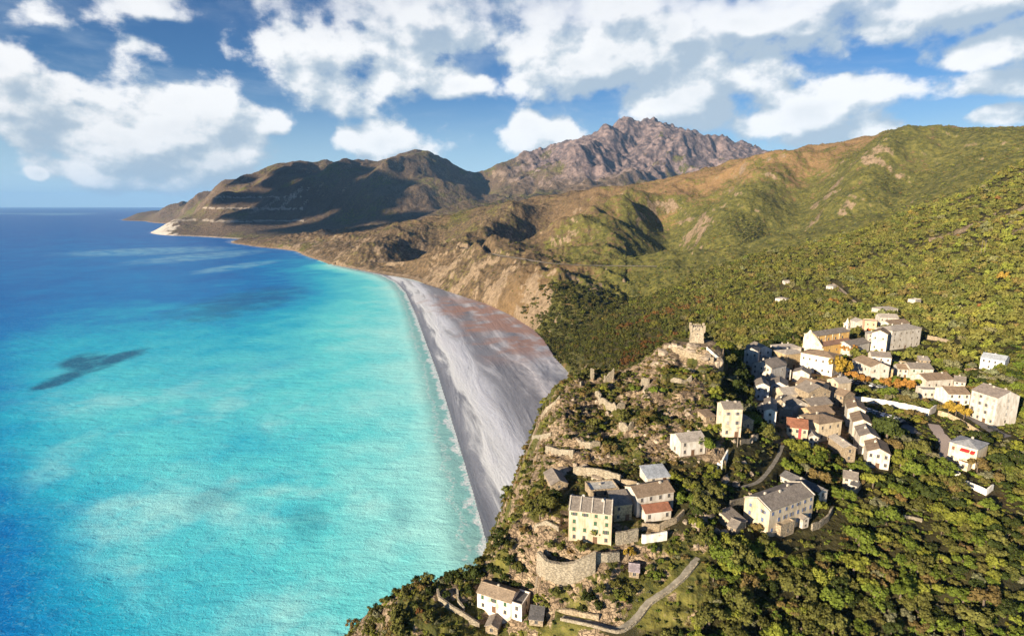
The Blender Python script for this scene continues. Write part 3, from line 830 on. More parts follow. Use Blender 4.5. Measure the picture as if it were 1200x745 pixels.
RED = sstep(NS + 0.25, 0.0, 0.5) * np.maximum(((GY > 420) & (GY < 800)) * sstep(0.15 - np.abs(GU - 0.24), 0, 0.12) * sstep(NS + 0.4 * NG, 0.0, 0.25) * 0.8, 0)
DRY = np.clip(0.5 - NB * 0.8 + 0.5 * NG + 0.35 * (GY < 420) * (GU < 0.35), 0, 1)

HEATH = np.where(GY > 2700, 0.75, np.clip(sstep(0.30 - GU, 0, 0.3) * sstep(GY, 1000, 1300) + 0.35 * NB, 0, 1))


def ground_material():
    m, N = new_mat('hillside_ground')
    p = N.n('ShaderNodeNewGeometry').outputs['Position']
    fine = N.noise(p, 0.55, 5, 0.62)
    midn = N.noise(p, 0.075, 6, 0.62)
    big = N.noise(p, 0.016, 7, 0.62)
    green, rock, red, dry, heath = (N.attr(a) for a in ('green', 'rock', 'red', 'dry', 'heath'))
    spk = N.math('ADD', N.math('MULTIPLY', fine, 0.45), N.math('MULTIPLY', midn, 0.55))
    tuft = N.noise(p, 1.1, 5, 0.72)
    soil = N.mix(N.ss(fine, 0.35, 0.65), (0.145, 0.088, 0.040), (0.29, 0.19, 0.095))
    hth = N.mix(N.ss(midn, 0.36, 0.64), (0.062, 0.046, 0.028), (0.150, 0.104, 0.062))
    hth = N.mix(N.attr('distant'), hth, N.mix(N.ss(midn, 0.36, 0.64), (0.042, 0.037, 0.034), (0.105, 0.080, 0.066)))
    soil = N.mix(heath, soil, hth)
    scrub = N.mix(N.ss(spk, 0.38, 0.62), (0.040, 0.048, 0.014), (0.155, 0.142, 0.036))
    g = N.ss(N.math('ADD', N.math('ADD', green, N.math('MULTIPLY', N.math('SUBTRACT', midn, 0.5), 1.1)), N.math('MULTIPLY', N.math('SUBTRACT', big, 0.5), 1.0)), 0.34, 0.62)
    c = N.mix(g, soil, scrub)
    c = N.mix(N.ss(tuft, 0.55, 0.66, 0.0, 0.75), c, (0.050, 0.042, 0.018))
    c = N.mix(N.attr('litter_shade'), c, N.mix(fine, (0.020, 0.018, 0.010), (0.045, 0.038, 0.018)))  # leaf litter, darkened to paint shade into the gaps between crowns
    rs = N.mix(N.ss(midn, 0.36, 0.66), (0.090, 0.036, 0.016), (0.20, 0.078, 0.034))
    c = N.mix(N.math('MULTIPLY', red, N.ss(midn, 0.40, 0.58)), c, rs)
    rk = N.mix(N.ss(N.noise(p, 0.19, 6, 0.68), 0.34, 0.68), (0.16, 0.115, 0.078), (0.40, 0.305, 0.205))
    wp = N.vmath('ADD', p, N.vmath('SCALE', N.noise(p, 0.35, 4, 0.6, out=1), s=4.5))
    vc = N.n('ShaderNodeTexVoronoi', feature='DISTANCE_TO_EDGE')
    N.put(vc.inputs['Vector'], N.vmath('MULTIPLY', wp, (1.0, 1.0, 2.6)))
    vc.inputs['Scale'].default_value = 0.42
    crack = N.ss(vc.outputs['Distance'], 0.10, 0.0)
    nearm = N.math('SUBTRACT', 1.0, N.attr('slopes'))
    rk = N.mix(N.math('MULTIPLY', N.math('MULTIPLY', crack, nearm), 0.32), rk, (0.055, 0.042, 0.030))
    rk = N.mix(N.math('MULTIPLY', N.ss(N.noise(p, 1.6, 5, 0.7), 0.52, 0.68), 0.6), rk, (0.115, 0.088, 0.050))
    rk = N.mix(N.math('MULTIPLY', N.attr('slopes'), 0.6), rk, N.mix(N.ss(midn, 0.36, 0.64), (0.085, 0.060, 0.036), (0.215, 0.160, 0.108)))
    rk = N.mix(N.attr('massif'), rk, N.mix(N.ss(big, 0.38, 0.66), (0.085, 0.068, 0.072), (0.235, 0.175, 0.165)))
    rk = N.mix(N.attr('white'), rk, (0.50, 0.47, 0.42))
    r = N.ss(N.math('ADD', rock, N.math('MULTIPLY', N.math('SUBTRACT', spk, 0.5), 1.3)), 0.40, 0.60)
    c = N.mix(r, c, rk)
    h = N.math('ADD', N.math('MULTIPLY', fine, 0.5), N.math('MULTIPLY', midn, 3.2))
    h = N.math('ADD', h, N.math('MULTIPLY', N.math('MULTIPLY', N.math('MULTIPLY', crack, nearm), r), -0.8))
    h = N.math('ADD', h, N.math('MULTIPLY', N.math('MULTIPLY', big, N.attr('far')), 30.0))
    N.principled(c, 0.92, N.bump(h, 0.9, 1.0), 0.15)
    return m


def beach_material():
    m, N = new_mat('dark_shingle')
    p = N.n('ShaderNodeNewGeometry').outputs['Position']
    inl, al, redb = N.attr('inland'), N.attr('along'), N.attr('redb')
    cmb = N.n('ShaderNodeCombineXYZ')
    N.put(cmb.inputs[0], N.math('MULTIPLY', inl, 0.045))
    N.put(cmb.inputs[1], N.math('MULTIPLY', al, 0.0055))
    streak = N.noise(cmb.outputs[0], 1.0, 7, 0.62, dist=0.5)
    patch = N.noise(p, 0.02, 6, 0.6)
    fine = N.noise(p, 0.4, 5, 0.7)
    w = N.math('ADD', inl, N.math('MULTIPLY', N.math('SUBTRACT', streak, 0.5), 60.0))
    base = N.ramp(N.math('DIVIDE', w, 200.0), [(0.0, (0.171, 0.183, 0.218)), (0.055, (0.224, 0.236, 0.271)), (0.10, (0.590, 0.600, 0.600)), (0.24, (0.543, 0.555, 0.600)), (0.34, (0.206, 0.212, 0.242)),
                                                (0.5, (0.183, 0.183, 0.206)), (0.62, (0.472, 0.448, 0.460)), (0.72, (0.195, 0.201, 0.236)), (0.86, (0.401, 0.395, 0.419)), (1.0, (0.165, 0.171, 0.206))])
    base = N.mix(N.ss(streak, 0.53, 0.70, 0.0, 0.65), base, (0.56, 0.56, 0.59))
    base = N.mix(N.ss(streak, 0.46, 0.30, 0.0, 0.55), base, (0.10, 0.105, 0.13))
    base = N.mix(N.math('MULTIPLY', redb, N.ss(patch, 0.36, 0.56)), base, (0.31, 0.19, 0.155))
    base = N.mix(N.ss(fine, 0.58, 0.74, 0.0, 0.5), base, (0.55, 0.54, 0.53))
    base = N.mix(N.ss(fine, 0.42, 0.28, 0.0, 0.5), base, (0.09, 0.09, 0.105))
    base = N.mix(1.0, base, (0.97, 1.0, 1.06), 'MULTIPLY')
    wet = N.ss(inl, 9.0, 2.0)
    base = N.mix(N.math('MULTIPLY', wet, 0.55), base, (0.11, 0.125, 0.15))
    h = N.math('ADD', N.math('MULTIPLY', fine, 0.25), N.math('MULTIPLY', streak, 2.4))
    N.principled(base, N.ss(wet, 0.0, 1.0, 0.9, 0.45), N.bump(h, 0.7, 1.0), 0.3)
    return m


def sea_material():
    m, N = new_mat('sea_water')
    p = N.n('ShaderNodeNewGeometry').outputs['Position']
    dpt, pale, weed = N.attr('deep'), N.attr('pale'), N.attr('weed')
    wob = N.noise(p, 0.016, 6, 0.6)
    wob2 = N.noise(p, 0.0045, 5, 0.55)
    d = N.math('ADD', dpt, N.math('ADD', N.math('MULTIPLY', N.math('SUBTRACT', wob, 0.5), 0.28), N.math('MULTIPLY', N.math('SUBTRACT', wob2, 0.5), 0.34)))
    c = N.ramp(d, [(0.0, (0.50, 0.82, 0.78)), (0.14, (0.37, 0.84, 0.82)), (0.32, (0.125, 0.68, 0.735)), (0.5, (0.024, 0.44, 0.65)), (0.68, (0.006, 0.20, 0.54)), (0.85, (0.006, 0.125, 0.44)), (1.0, (0.006, 0.10, 0.40))])
    c = N.mix(N.math('MULTIPLY', pale, N.ss(wob, 0.30, 0.60)), c, (0.46, 0.88, 0.85))
    c = N.mix(N.math('MULTIPLY', weed, N.ss(wob, 0.30, 0.56, 0.25, 0.92)), c, (0.016, 0.12, 0.24))
    # ripples: lighter and darker mottling in the colour, and bump of the surface
    r1 = N.noise(N.vmath('MULTIPLY', p, (0.36, 0.46, 0.3)), 1.0, 4, 0.62, dist=1.2)
    r2 = N.noise(N.vmath('MULTIPLY', p, (0.05, 0.10, 0.05)), 1.0, 4, 0.55, dist=0.4)
    fine = N.math('ADD', N.math('MULTIPLY', r1, 0.8), N.math('MULTIPLY', r2, 2.5))
    c = N.mix(N.ss(r1, 0.52, 0.70, 0.0, 0.55), c, N.mix(0.5, c, (0.30, 0.62, 0.62)))
    c = N.mix(N.ss(r1, 0.48, 0.28, 0.0, 0.35), c, N.mix(0.45, c, (0.003, 0.06, 0.12)))
    off = N.attr('off')
    fnz = N.noise(p, 0.05, 5, 0.65)
    fn2 = N.noise(p, 0.35, 4, 0.7)
    c = N.mix(N.ss(off, 34.0, 10.0, 0.0, 0.62), c, (0.115, 0.29, 0.31))
    e = N.math('ADD', off, N.math('MULTIPLY', N.math('SUBTRACT', fnz, 0.5), 36.0))
    line = N.math('MULTIPLY', N.ss(e, 7.0, 3.0), N.ss(fn2, 0.36, 0.52))
    c = N.mix(N.math('MULTIPLY', line, 0.85), c, (0.72, 0.75, 0.78))
    e2 = N.math('ADD', off, N.math('MULTIPLY', N.math('SUBTRACT', N.noise(p, 0.035, 5, 0.65), 0.5), 34.0))
    l2 = N.math('MULTIPLY', N.math('MULTIPLY', N.ss(e2, 20.0, 16.5), N.ss(e2, 12.5, 15.0)), N.ss(fn2, 0.45, 0.6, 0.0, 0.55))
    c = N.mix(l2, c, (0.70, 0.76, 0.78))
    c = N.mix(N.math('MULTIPLY', N.attr('foam'), N.ss(N.noise(p, 0.22, 5, 0.7), 0.42, 0.60)), c, (0.75, 0.78, 0.80))
    nb = N.bump(fine, 0.42, 1.0)
    df = N.n('ShaderNodeBsdfDiffuse')
    N.put(df.inputs[0], c)
    N.put(df.inputs['Normal'], nb)
    gl = N.n('ShaderNodeBsdfGlossy')
    gl.inputs['Roughness'].default_value = 0.22
    N.put(gl.inputs['Normal'], nb)
    fr = N.n('ShaderNodeFresnel')
    fr.inputs[0].default_value = 1.33
    N.put(fr.inputs['Normal'], nb)
    mx = N.n('ShaderNodeMixShader')
    N.put(mx.inputs[0], N.math('MULTIPLY', fr.outputs[0], 0.24))
    N.t.links.new(df.outputs[0], mx.inputs[1])
    N.t.links.new(gl.outputs[0], mx.inputs[2])
    N.t.links.new(mx.outputs[0], N.n('ShaderNodeOutputMaterial').inputs[0])
    return m


FACE_BEACH = is_beach[:-1, :-1] & is_beach[1:, 1:] & is_beach[:-1, 1:] & is_beach[1:, :-1]
zc = np.maximum.reduce([Z[:-1, :-1], Z[1:, 1:], Z[:-1, 1:], Z[1:, :-1]])
FACE_LAND = (zc > -8) & ~FACE_BEACH
FAR_ROW = np.searchsorted(V, math.log(3600.0))
rows = np.arange(NV - 1)[:, None]
gm = ground_material()
A = {'green': GREEN, 'rock': ROCK, 'red': RED, 'dry': DRY, 'heath': HEATH, 'massif': rockm, 'slopes': sstep(GY, 850, 1100), 'distant': sstep(GY, 3000, 3900), 'litter_shade': 0.85 * ((GYN < 1080) & ~crag_rock & ~lower_slope & ~core_v & (GREEN > 0.3)) * sstep(GU, 0.05, 0.2), 'white': white_bluff.astype(float), 'far': sstep(GY, 900, 3500)}
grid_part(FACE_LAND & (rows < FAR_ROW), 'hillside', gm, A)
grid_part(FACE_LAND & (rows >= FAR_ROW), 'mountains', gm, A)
# the shingle beach, with how far inland and along the shore each point lies
bd, bp, _bs = seg_dist(GX, GY, [(p.x, p.y) for p in BACK])
redm = sstep(150 - bd + 130 * NS + 60 * NG, 0, 90) * sstep(GY, 760, 900) * sstep(1500 - GY, 0, 250)
along = np.interp(sp, np.arange(len(SHORE)), np.concatenate([[0], np.cumsum([(SHORE[i + 1] - SHORE[i]).length for i in range(len(SHORE) - 1)])]))
grid_part(FACE_BEACH, 'beach', beach_material(), {'inland': np.maximum(sgn, 0), 'along': along, 'redb': redm})


# ---- the sea: one sheet to the horizon, denser towards the camera
def build_sea():
    su = np.concatenate([np.linspace(-40, -1.4, 40), np.linspace(-1.38, 1.5, 560), np.linspace(1.6, 40, 40)])
    sv = np.concatenate([np.linspace(math.log(60), math.log(12000), 520), np.linspace(math.log(12500), math.log(60000), 30)])
    u, v = np.meshgrid(su, sv)
    y = np.exp(v)
    x = u * np.minimum(y, 9000)
    u0 = u
    pts = [(0, 742, .72), (60, 745, .64), (0, 660, .70), (20, 600, .60), (120, 735, .58), (120, 640, .50), (200, 735, .46), (300, 742, .40), (400, 735, .36), (220, 640, .43), (330, 650, .37), (450, 690, .30), (520, 660, .24),
           (545, 610, .20), (420, 600, .30), (300, 560, .37), (480, 560, .23), (380, 520, .32), (200, 530, .36), (60, 520, .48), (0, 500, .56), (110, 470, .42), (0, 430, .62), (60, 400, .56), (200, 430, .44), (300, 430, .37), (420, 450, .27),
           (480, 440, .19), (510, 500, .18), (450, 380, .24), (470, 350, .22), (400, 370, .33), (350, 390, .41), (300, 380, .52), (200, 380, .55), (100, 370, .64), (0, 370, .74), (420, 335, .34), (350, 340, .62), (280, 340, .70), (200, 330, .72),
           (100, 330, .74), (0, 330, .78), (380, 318, .50), (330, 310, .66), (250, 300, .78), (150, 300, .74), (50, 300, .78), (300, 295, .80), (200, 280, .84), (100, 280, .82), (0, 280, .86), (150, 262, .90), (50, 256, .95), (0, 250, .98), (0, 244, 1.0), (150, 246, 1.0)]
    P = [(on_z(px, py, 0), k) for px, py, k in pts]
    tp = [(p.x / p.y, math.log(p.y), k) for p, k in P]
    cuu, cvv = np.linspace(-1.4, 1.5, 90), np.linspace(math.log(150), math.log(26000), 80)
    coarse = tps(tp, *np.meshgrid(cuu, cvv), lam=3e-3)
    iu = np.clip(np.interp(u.ravel(), cuu, np.arange(90)), 0, 88.999)
    iv = np.clip(np.interp(v.ravel(), cvv, np.arange(80)), 0, 78.999)
    a, b = iu.astype(int), iv.astype(int)
    fa, fb = iu - a, iv - b
    deep = (coarse[b, a] * (1 - fa) + coarse[b, a + 1] * fa) * (1 - fb) + (coarse[b + 1, a] * (1 - fa) + coarse[b + 1, a + 1] * fa) * fb
    deep = np.clip(deep.reshape(u.shape), 0.0, 1.0)
    d, par, sd_ = seg_dist(x, y, [(p.x, p.y) for p in SHORE])
    off = np.where(sd_ > 0, d, 0)
    deep = np.minimum(deep, np.where(y < 2400, 0.02 + 0.0042 * off, 1.0))
    def blobs(lst):
        m = np.full(u.shape, -9.0)
        for (px, py, rx, ry, ang) in lst:
            c = on_z(px, py, 0)
            e1 = on_z(px + rx, py - rx * math.tan(R(ang)), 0) - c
            e2 = on_z(px, py - ry, 0) - c
            det = e1.x * e2.y - e1.y * e2.x
            dx, dy = x - c.x, y - c.y
            s, t = (dx * e2.y - dy * e2.x) / det, (e1.x * dy - e1.y * dx) / det
            m = np.maximum(m, 1 - np.sqrt(s * s + t * t))
        return m
    n1 = fbm(x, y, 60, 5, 0.55)
    weed = sstep(blobs([(118, 427, 66, 8, 19), (62, 450, 36, 5, 14), (100, 424, 34, 12, 10)]) + 0.75 * n1, 0.0, 0.5)
    weed = np.maximum(weed, 0.55 * sstep(blobs([(290, 352, 90, 16, 10), (250, 372, 46, 6, 6)]) + 0.5 * n1, 0.1, 0.6))
    weed = np.maximum(weed, 0.35 * sstep(blobs([(470, 620 - 20, 22, 30, 0), (250, 585, 60, 22, 15), (360, 610, 40, 26, 0)]) + 0.4 * n1, 0.1, 0.8))
    pale = sstep(blobs([(110, 505, 70, 34, 0), (60, 535, 40, 20, 0), (330, 545, 60, 18, 0), (330, 600, 45, 60, 0), (240, 660, 26, 20, 0), (210, 640, 40, 26, 0), (490, 610, 24, 40, 0), (430, 520, 40, 40, 0), (420, 420, 60, 20, 0), (240, 700, 40, 12, 0), (470, 700, 40, 20, 0)]) + 1.1 * n1, -0.1, 1.2) * 0.85
    far_pale = 0.30 * sstep(blobs([(180, 294, 120, 5, 2), (240, 300, 90, 5, 5), (70, 250, 50, 2, 0), (280, 312, 60, 4, 8)]) + 0.4 * n1, 0.0, 0.6)
    pale = np.maximum(pale, far_pale)
    wav = fbm(x, y, 40, 3, 0.6)
    foam = np.zeros(u.shape)
    offs = np.where((y < 2350) & (y > 250), np.where(sd_ > 0, d, -d), 999.0)
    gz = np.where((y > 93) & (y < 11000) & (u > U[0]) & (u < U[-1]), ground(np.clip(x, -1e5, 1e5), np.clip(y, 93, 11000)), -60)
    pale = 0.75 * sstep(fbm(x, y, 150, 5, 0.6) + 0.35 * fbm(x, y, 38, 4, 0.6), -0.12, 0.34) * sstep(950 - y, 0, 500)
    pale = pale * sstep(0.60 - deep, 0.0, 0.16)
    pale = np.maximum(pale, far_pale)
    rocky = sstep(gz, -16 * (1 + 0.7 * n1), -2) * ((y < 420) | (y > 2100)) * 0.8
    foam = np.maximum(foam, rocky * sstep(n1 + 0.2, 0, 0.5))
    ny, nx = u.shape
    idx = np.arange(ny * nx).reshape(ny, nx)
    q = np.stack([idx[:-1, :-1], idx[:-1, 1:], idx[1:, 1:], idx[1:, :-1]], -1).reshape(-1, 4)
    co = np.stack([x.ravel(), y.ravel(), np.zeros(x.size)], 1)
    me = mesh_from('sea', co, q, [sea_material()], {'deep': deep.ravel(), 'pale': pale.ravel(), 'weed': weed.ravel(), 'foam': foam.ravel(), 'off': offs.ravel()})
    link('sea', me, 'structure')


build_sea()


def build_haze():
    bm = bmesh.new()
    bmesh.ops.create_cube(bm, size=1.0)
    me = bpy.data.meshes.new('haze')
    bm.to_mesh(me)
    bm.free()
    o = link('haze', me, 'stuff')
    o['label'] = 'thin blue sea haze lying over the bay and the far mountains'
    o.scale = (1040000, 70000, 1640)
    o.location = (0, 32000, 1640 / 2 - 62)
    m, N = new_mat('thin_haze')
    v = N.n('ShaderNodeVolumePrincipled')
    v.inputs['Color'].default_value = (0.28, 0.56, 1.0, 1)
    v.inputs['Density'].default_value = HAZE
    v.inputs['Anisotropy'].default_value = -0.1
    ou = N.n('ShaderNodeOutputMaterial')
    N.t.links.new(v.outputs[0], ou.inputs['Volume'])
    me.materials.append(m)


HAZE = 1.7e-5
build_haze()


# ---- cumulus clouds out of view towards the sun, placed to shade the far headland
def build_shadow_clouds():
    rc = random.Random(4)
    zc = 2350.0
    bm = bmesh.new()
    for (px, py, r) in [(340, 205, 330), (372, 206, 330), (405, 204, 320), (345, 232, 300), (385, 232, 330), (420, 236, 300), (340, 258, 260), (395, 258, 280), (258, 232, 230), (268, 252, 200), (272, 214, 200), (436, 215, 240), (320, 225, 200), (330, 268, 200), (365, 270, 240), (412, 268, 240), (425, 252, 240), (440, 235, 200), (455, 258, 180)]:
        h = raw_hit(px, py)
        if h is None:
            continue
        s = (zc - h.z) / math.tan(R(SUN_ELEV))
        c = Vector((h.x + s * math.sin(R(SUN_AZ)), h.y + s * math.cos(R(SUN_AZ)), zc))
        for k in range(5):
            q = c + Vector((rc.uniform(-.5, .5) * r, rc.uniform(-.5, .5) * r, rc.uniform(-.12, .4) * r))
            f = r * rc.uniform(0.45, 0.75)
            M = Matrix.Translation(q) @ Matrix.Diagonal((f, f, f * 0.62, 1))
            bmesh.ops.create_icosphere(bm, subdivisions=3, radius=1.0, matrix=M)
    co = np.array([v.co for v in bm.verts])
    n = fbm(co[:, 0] + co[:, 2], co[:, 1] - co[:, 2], 220, 4)
    for v, k in zip(bm.verts, n):
        v.co += v.normal * float(k) * 90
    me = bpy.data.meshes.new('clouds')
    bm.to_mesh(me)
    bm.free()
    m, N = new_mat('cloud')
    N.principled((0.86, 0.87, 0.88), 1.0, None, 0.0)
    me.materials.append(m)
    o = link('clouds', me, 'stuff')
    o['label'] = 'white cumulus clouds out of view, placed to shade the far headland'


build_shadow_clouds()

# ------------------------------------------------------------------ materials of built things
_mc = {}


def plaster(col, stone=False):
    key = ('w', col, stone)
    if key in _mc:
        return _mc[key]
    m, N = new_mat('rubble_wall' if stone else 'lime_plaster')
    p = N.n('ShaderNodeNewGeometry').outputs['Position']
    st = N.noise(N.vmath('MULTIPLY', p, (1.0, 1.0, 0.28)), 0.8, 5, 0.65)
    fn = N.noise(p, 3.0, 4, 0.7)
    d = tuple(c * k for c, k in zip(col, (0.76, 0.72, 0.67)))
    l = tuple(min(0.85, c * 1.10) for c in col)
    c = N.mix(N.ss(st, 0.34, 0.62), d, l)
    if stone:
        vo = N.n('ShaderNodeTexVoronoi')
        N.put(vo.inputs['Vector'], N.vmath('MULTIPLY', p, (1.5, 1.5, 2.4)))
        vo.inputs['Scale'].default_value = 1.0
        c = N.mix(N.ss(vo.outputs['Distance'], 0.25, 0.75, 0.0, 0.75), c, tuple(x * 0.42 for x in col))
        c = N.mix(N.math('MULTIPLY', N.ss(fn, 0.5, 0.7), 0.5), c, tuple(min(0.8, x * 1.5) for x in col))
        nrm = N.bump(N.math('SUBTRACT', fn, vo.outputs['Distance']), 0.7, 0.25)
    else:
        c = N.mix(N.ss(fn, 0.55, 0.75, 0.0, 0.35), c, (0.30, 0.25, 0.19))
        c = N.mix(N.ss(N.noise(p, 0.32, 6, 0.7), 0.55, 0.66, 0.0, 0.75), c, N.mix(N.ss(fn, 0.4, 0.6), (0.22, 0.175, 0.125), (0.42, 0.35, 0.26)))
        nrm = N.bump(fn, 0.25, 0.1)
    N.principled(c, 0.93, nrm, 0.15)
    _mc[key] = m
    return m


def roofing(col):
    key = ('r', col)
    if key in _mc:
        return _mc[key]
    m, N = new_mat('slab_roofing')
    p = N.n('ShaderNodeTexCoord').outputs['Object']
    big = N.noise(p, 0.55, 5, 0.65)
    vo = N.n('ShaderNodeTexVoronoi', feature='F1')
    N.put(vo.inputs['Vector'], N.vmath('MULTIPLY', p, (1.6, 2.2, 2.2)))
    vo.inputs['Scale'].default_value = 1.3
    fn = N.noise(p, 3.5, 4, 0.7)
    c = N.mix(N.ss(big, 0.32, 0.66), tuple(x * 0.66 for x in col), tuple(min(0.7, x * 1.30) for x in col))
    c = N.mix(0.45, c, N.mix(vo.outputs['Color'], tuple(x * 0.5 for x in col), tuple(min(0.7, x * 1.55) for x in col)))
    c = N.mix(N.ss(fn, 0.58, 0.72, 0.0, 0.5), c, (0.25, 0.22, 0.11))
    N.principled(c, 0.85, N.bump(N.math('ADD', vo.outputs['Distance'], fn), 0.5, 0.15), 0.2)
    _mc[key] = m
    return m


def plain(name, col, rough=0.6, spec=0.3, metallic=0.0, var=0.25, scale=4.0):
    key = (name, col)
    if key in _mc:
        return _mc[key]
    m, N = new_mat(name)
    p = N.n('ShaderNodeTexCoord').outputs['Object']
    n = N.noise(p, scale, 4, 0.6)
    c = N.mix(N.ss(n, 0.3, 0.7), tuple(x * (1 - var) for x in col), tuple(min(0.9, x * (1 + var)) for x in col))
    N.principled(c, rough, None, spec, metallic)
    _mc[key] = m
    return m


GLASS = plain('window_glass', (0.035, 0.042, 0.055), 0.12, 0.6)
FRAME = plain('window_frame', (0.30, 0.26, 0.21), 0.6)
WOOD = plain('door_wood', (0.13, 0.075, 0.045), 0.6)


# ------------------------------------------------------------------ mesh helpers
class MB:
    def __init__(self):
        self.v, self.f = [], []

    def quad(self, *p):
        n = len(self.v)
        self.v += [tuple(x) for x in p]
        self.f.append(tuple(range(n, n + len(p))))

    def box(self, x0, y0, z0, x1, y1, z1, M=None):
        n = len(self.v)
        c = [(x0, y0, z0), (x1, y0, z0), (x1, y1, z0), (x0, y1, z0), (x0, y0, z1), (x1, y0, z1), (x1, y1, z1), (x0, y1, z1)]
        if M is not None:
            c = [tuple(M @ Vector(p)) for p in c]
        self.v += c
        self.f += [tuple(n + i for i in q) for q in ((0, 3, 2, 1), (4, 5, 6, 7), (0, 1, 5, 4), (1, 2, 6, 5), (2, 3, 7, 6), (3, 0, 4, 7))]

    def prism(self, poly, a, b, axis):
        """polygon (p, z) extruded along 'x' or 'y' between a and b"""
        n, k = len(self.v), len(poly)
        for e in (a, b):
            self.v += [(e, p, z) if axis == 'x' else (p, e, z) for p, z in poly]
        self.f += [tuple(range(n, n + k)), tuple(range(n + 2 * k - 1, n + k - 1, -1))]
        self.f += [(n + i, n + k + i, n + k + (i + 1) % k, n + (i + 1) % k) for i in range(k)]

    def tube(self, pts, r0, r1, sides=7, cap=True):
        n = len(self.v)
        for i, p in enumerate(pts):
            p = Vector(p)
            a, b = Vector(pts[max(i - 1, 0)]), Vector(pts[min(i + 1, len(pts) - 1)])
            d = (b - a).normalized()
            s = d.cross(Vector((0.3, 0.9, 0.1))).normalized()
            t = d.cross(s)
            r = r0 + (r1 - r0) * i / (len(pts) - 1)
            self.v += [tuple(p + (s * math.cos(k * math.tau / sides) + t * math.sin(k * math.tau / sides)) * r) for k in range(sides)]
        for i in range(len(pts) - 1):
            for k in range(sides):
                a, b = n + i * sides + k, n + i * sides + (k + 1) % sides
                self.f.append((a, b, b + sides, a + sides))
        if cap:
            self.f.append(tuple(range(n + sides * (len(pts) - 1), n + sides * len(pts))))
            self.f.append(tuple(range(n + sides - 1, n - 1, -1)))

    def mesh(self, name, m, smooth=False):
        me = bpy.data.meshes.new(name)
        me.from_pydata(self.v, [], self.f)
        bm = bmesh.new()
        bm.from_mesh(me)
        bmesh.ops.recalc_face_normals(bm, faces=bm.faces)
        bm.to_mesh(me)
        bm.free()
        me.materials.append(m)
        if smooth:
            me.polygons.foreach_set('use_smooth', [True] * len(me.polygons))
        return me

    def build(self, name, m, parent=None, smooth=False):
        return link(name, self.mesh(name, m, smooth), None, parent)


def thing(name, label, cat, loc, rz=0.0, group=None):
    o = bpy.data.objects.new(name, None)
    COL.objects.link(o)
    o.empty_display_size = 0.5
    o.location = loc
    o.rotation_euler = (0, 0, rz)
    o['label'], o['category'] = label, cat
    if group:
        o['group'] = group
    return o


def tag(o, label, cat, group=None):
    o['label'], o['category'] = label, cat
    if group:
        o['group'] = group
    return o


_wm = {}


def window(root, M, w, h, sh=None, closed=False, arch=False):
    key = (round(w, 1), round(h, 1), arch)
    if key not in _wm:
        b = MB()
        t = 0.06
        b.box(-w / 2 - t, -0.07, -t, w / 2 + t, 0.03, 0)
        b.box(-w / 2 - t, -0.05, h, w / 2 + t, 0.03, h + t)
        b.box(-w / 2 - t, -0.05, 0, -w / 2, 0.03, h)
        b.box(w / 2, -0.05, 0, w / 2 + t, 0.03, h)
        b.box(-0.035, -0.035, 0, 0.035, 0.02, h)
        b.box(-w / 2 - 0.14, -0.16, -0.12, w / 2 + 0.14, 0.03, -0.061)
        g = MB()
        if arch:
            n = 8
            b.prism([(w / 2 * math.cos(a), h + t + w / 2 * math.sin(a)) for a in [math.pi * k / n for k in range(n + 1)]], -0.04, 0.03, 'y')
        g.box(-w / 2, -0.02, 0, w / 2, 0.02, h)
        s = MB()
        for k in range(1):
            s.box(-w / 4, -0.04, 0, w / 4, 0.0, h)
        _wm[key] = (b.mesh('window', FRAME), g.mesh('pane', GLASS), s)
    bm_, gm_, s = _wm[key]
    o = link('window', bm_, None, root)
    o.matrix_local = M
    link('pane', gm_, None, o)
    if sh:
        k2 = (key, sh)
        if k2 not in _wm:
            _wm[k2] = s.mesh('shutter', plain('shutter_paint', sh, 0.6))
        for q in (-1, 1):
            c = link('shutter', _wm[k2], None, o)
            c.location = (q * w / 4, -0.06, 0) if closed else (q * (w * 0.75 + 0.10), -0.012, 0)
    return o


_rr = random.Random(5)


def rows_of_windows(root, face, L, D, H, rows, cols, sh=None, arch=False, skip_door=False):
    width = L if face in 'FB' else D
    sto = H / max(rows, 1)
    ww, wh = min(0.85, width / cols * 0.40), min(1.25, sto * 0.46)
    if arch:
        wh *= 0.8
    for r in range(rows):
        for c in range(cols):
            if skip_door and r == 0 and c == cols // 2:
                continue
            if _rr.random() < 0.06:
                continue
            u = (c + 0.5) / cols * width - width / 2 + _rr.uniform(-0.12, 0.12)
            z = sto * r + sto * 0.36
            top = wh * (0.8 if r == rows - 1 and rows > 2 else 1.0)
            if face == 'F':
                M = Matrix.Translation((u, -D / 2 - 0.005, z))
            elif face == 'R':
                M = Matrix.Translation((L / 2 + 0.005, u, z)) @ Matrix.Rotation(R(90), 4, 'Z')
            else:
                M = Matrix.Translation((-L / 2 - 0.005, u, z)) @ Matrix.Rotation(R(-90), 4, 'Z')
            window(root, M, round(ww, 1), round(top, 1), sh if (sh and r > 0) or sh in (BLUE_S,) else None, _rr.random() < 0.6, arch)


def chimney(roof, x, y, z0, z1):
    b = MB()
    b.box(x - 0.32, y - 0.26, z0, x + 0.32, y + 0.26, z1)
    b.box(x - 0.42, y - 0.36, z1, x + 0.42, y + 0.36, z1 + 0.12)
    b.box(x - 0.25, y - 0.2, z1 + 0.12, x + 0.25, y + 0.2, z1 + 0.32)
    b.build('chimney', plaster(GREY), roof)


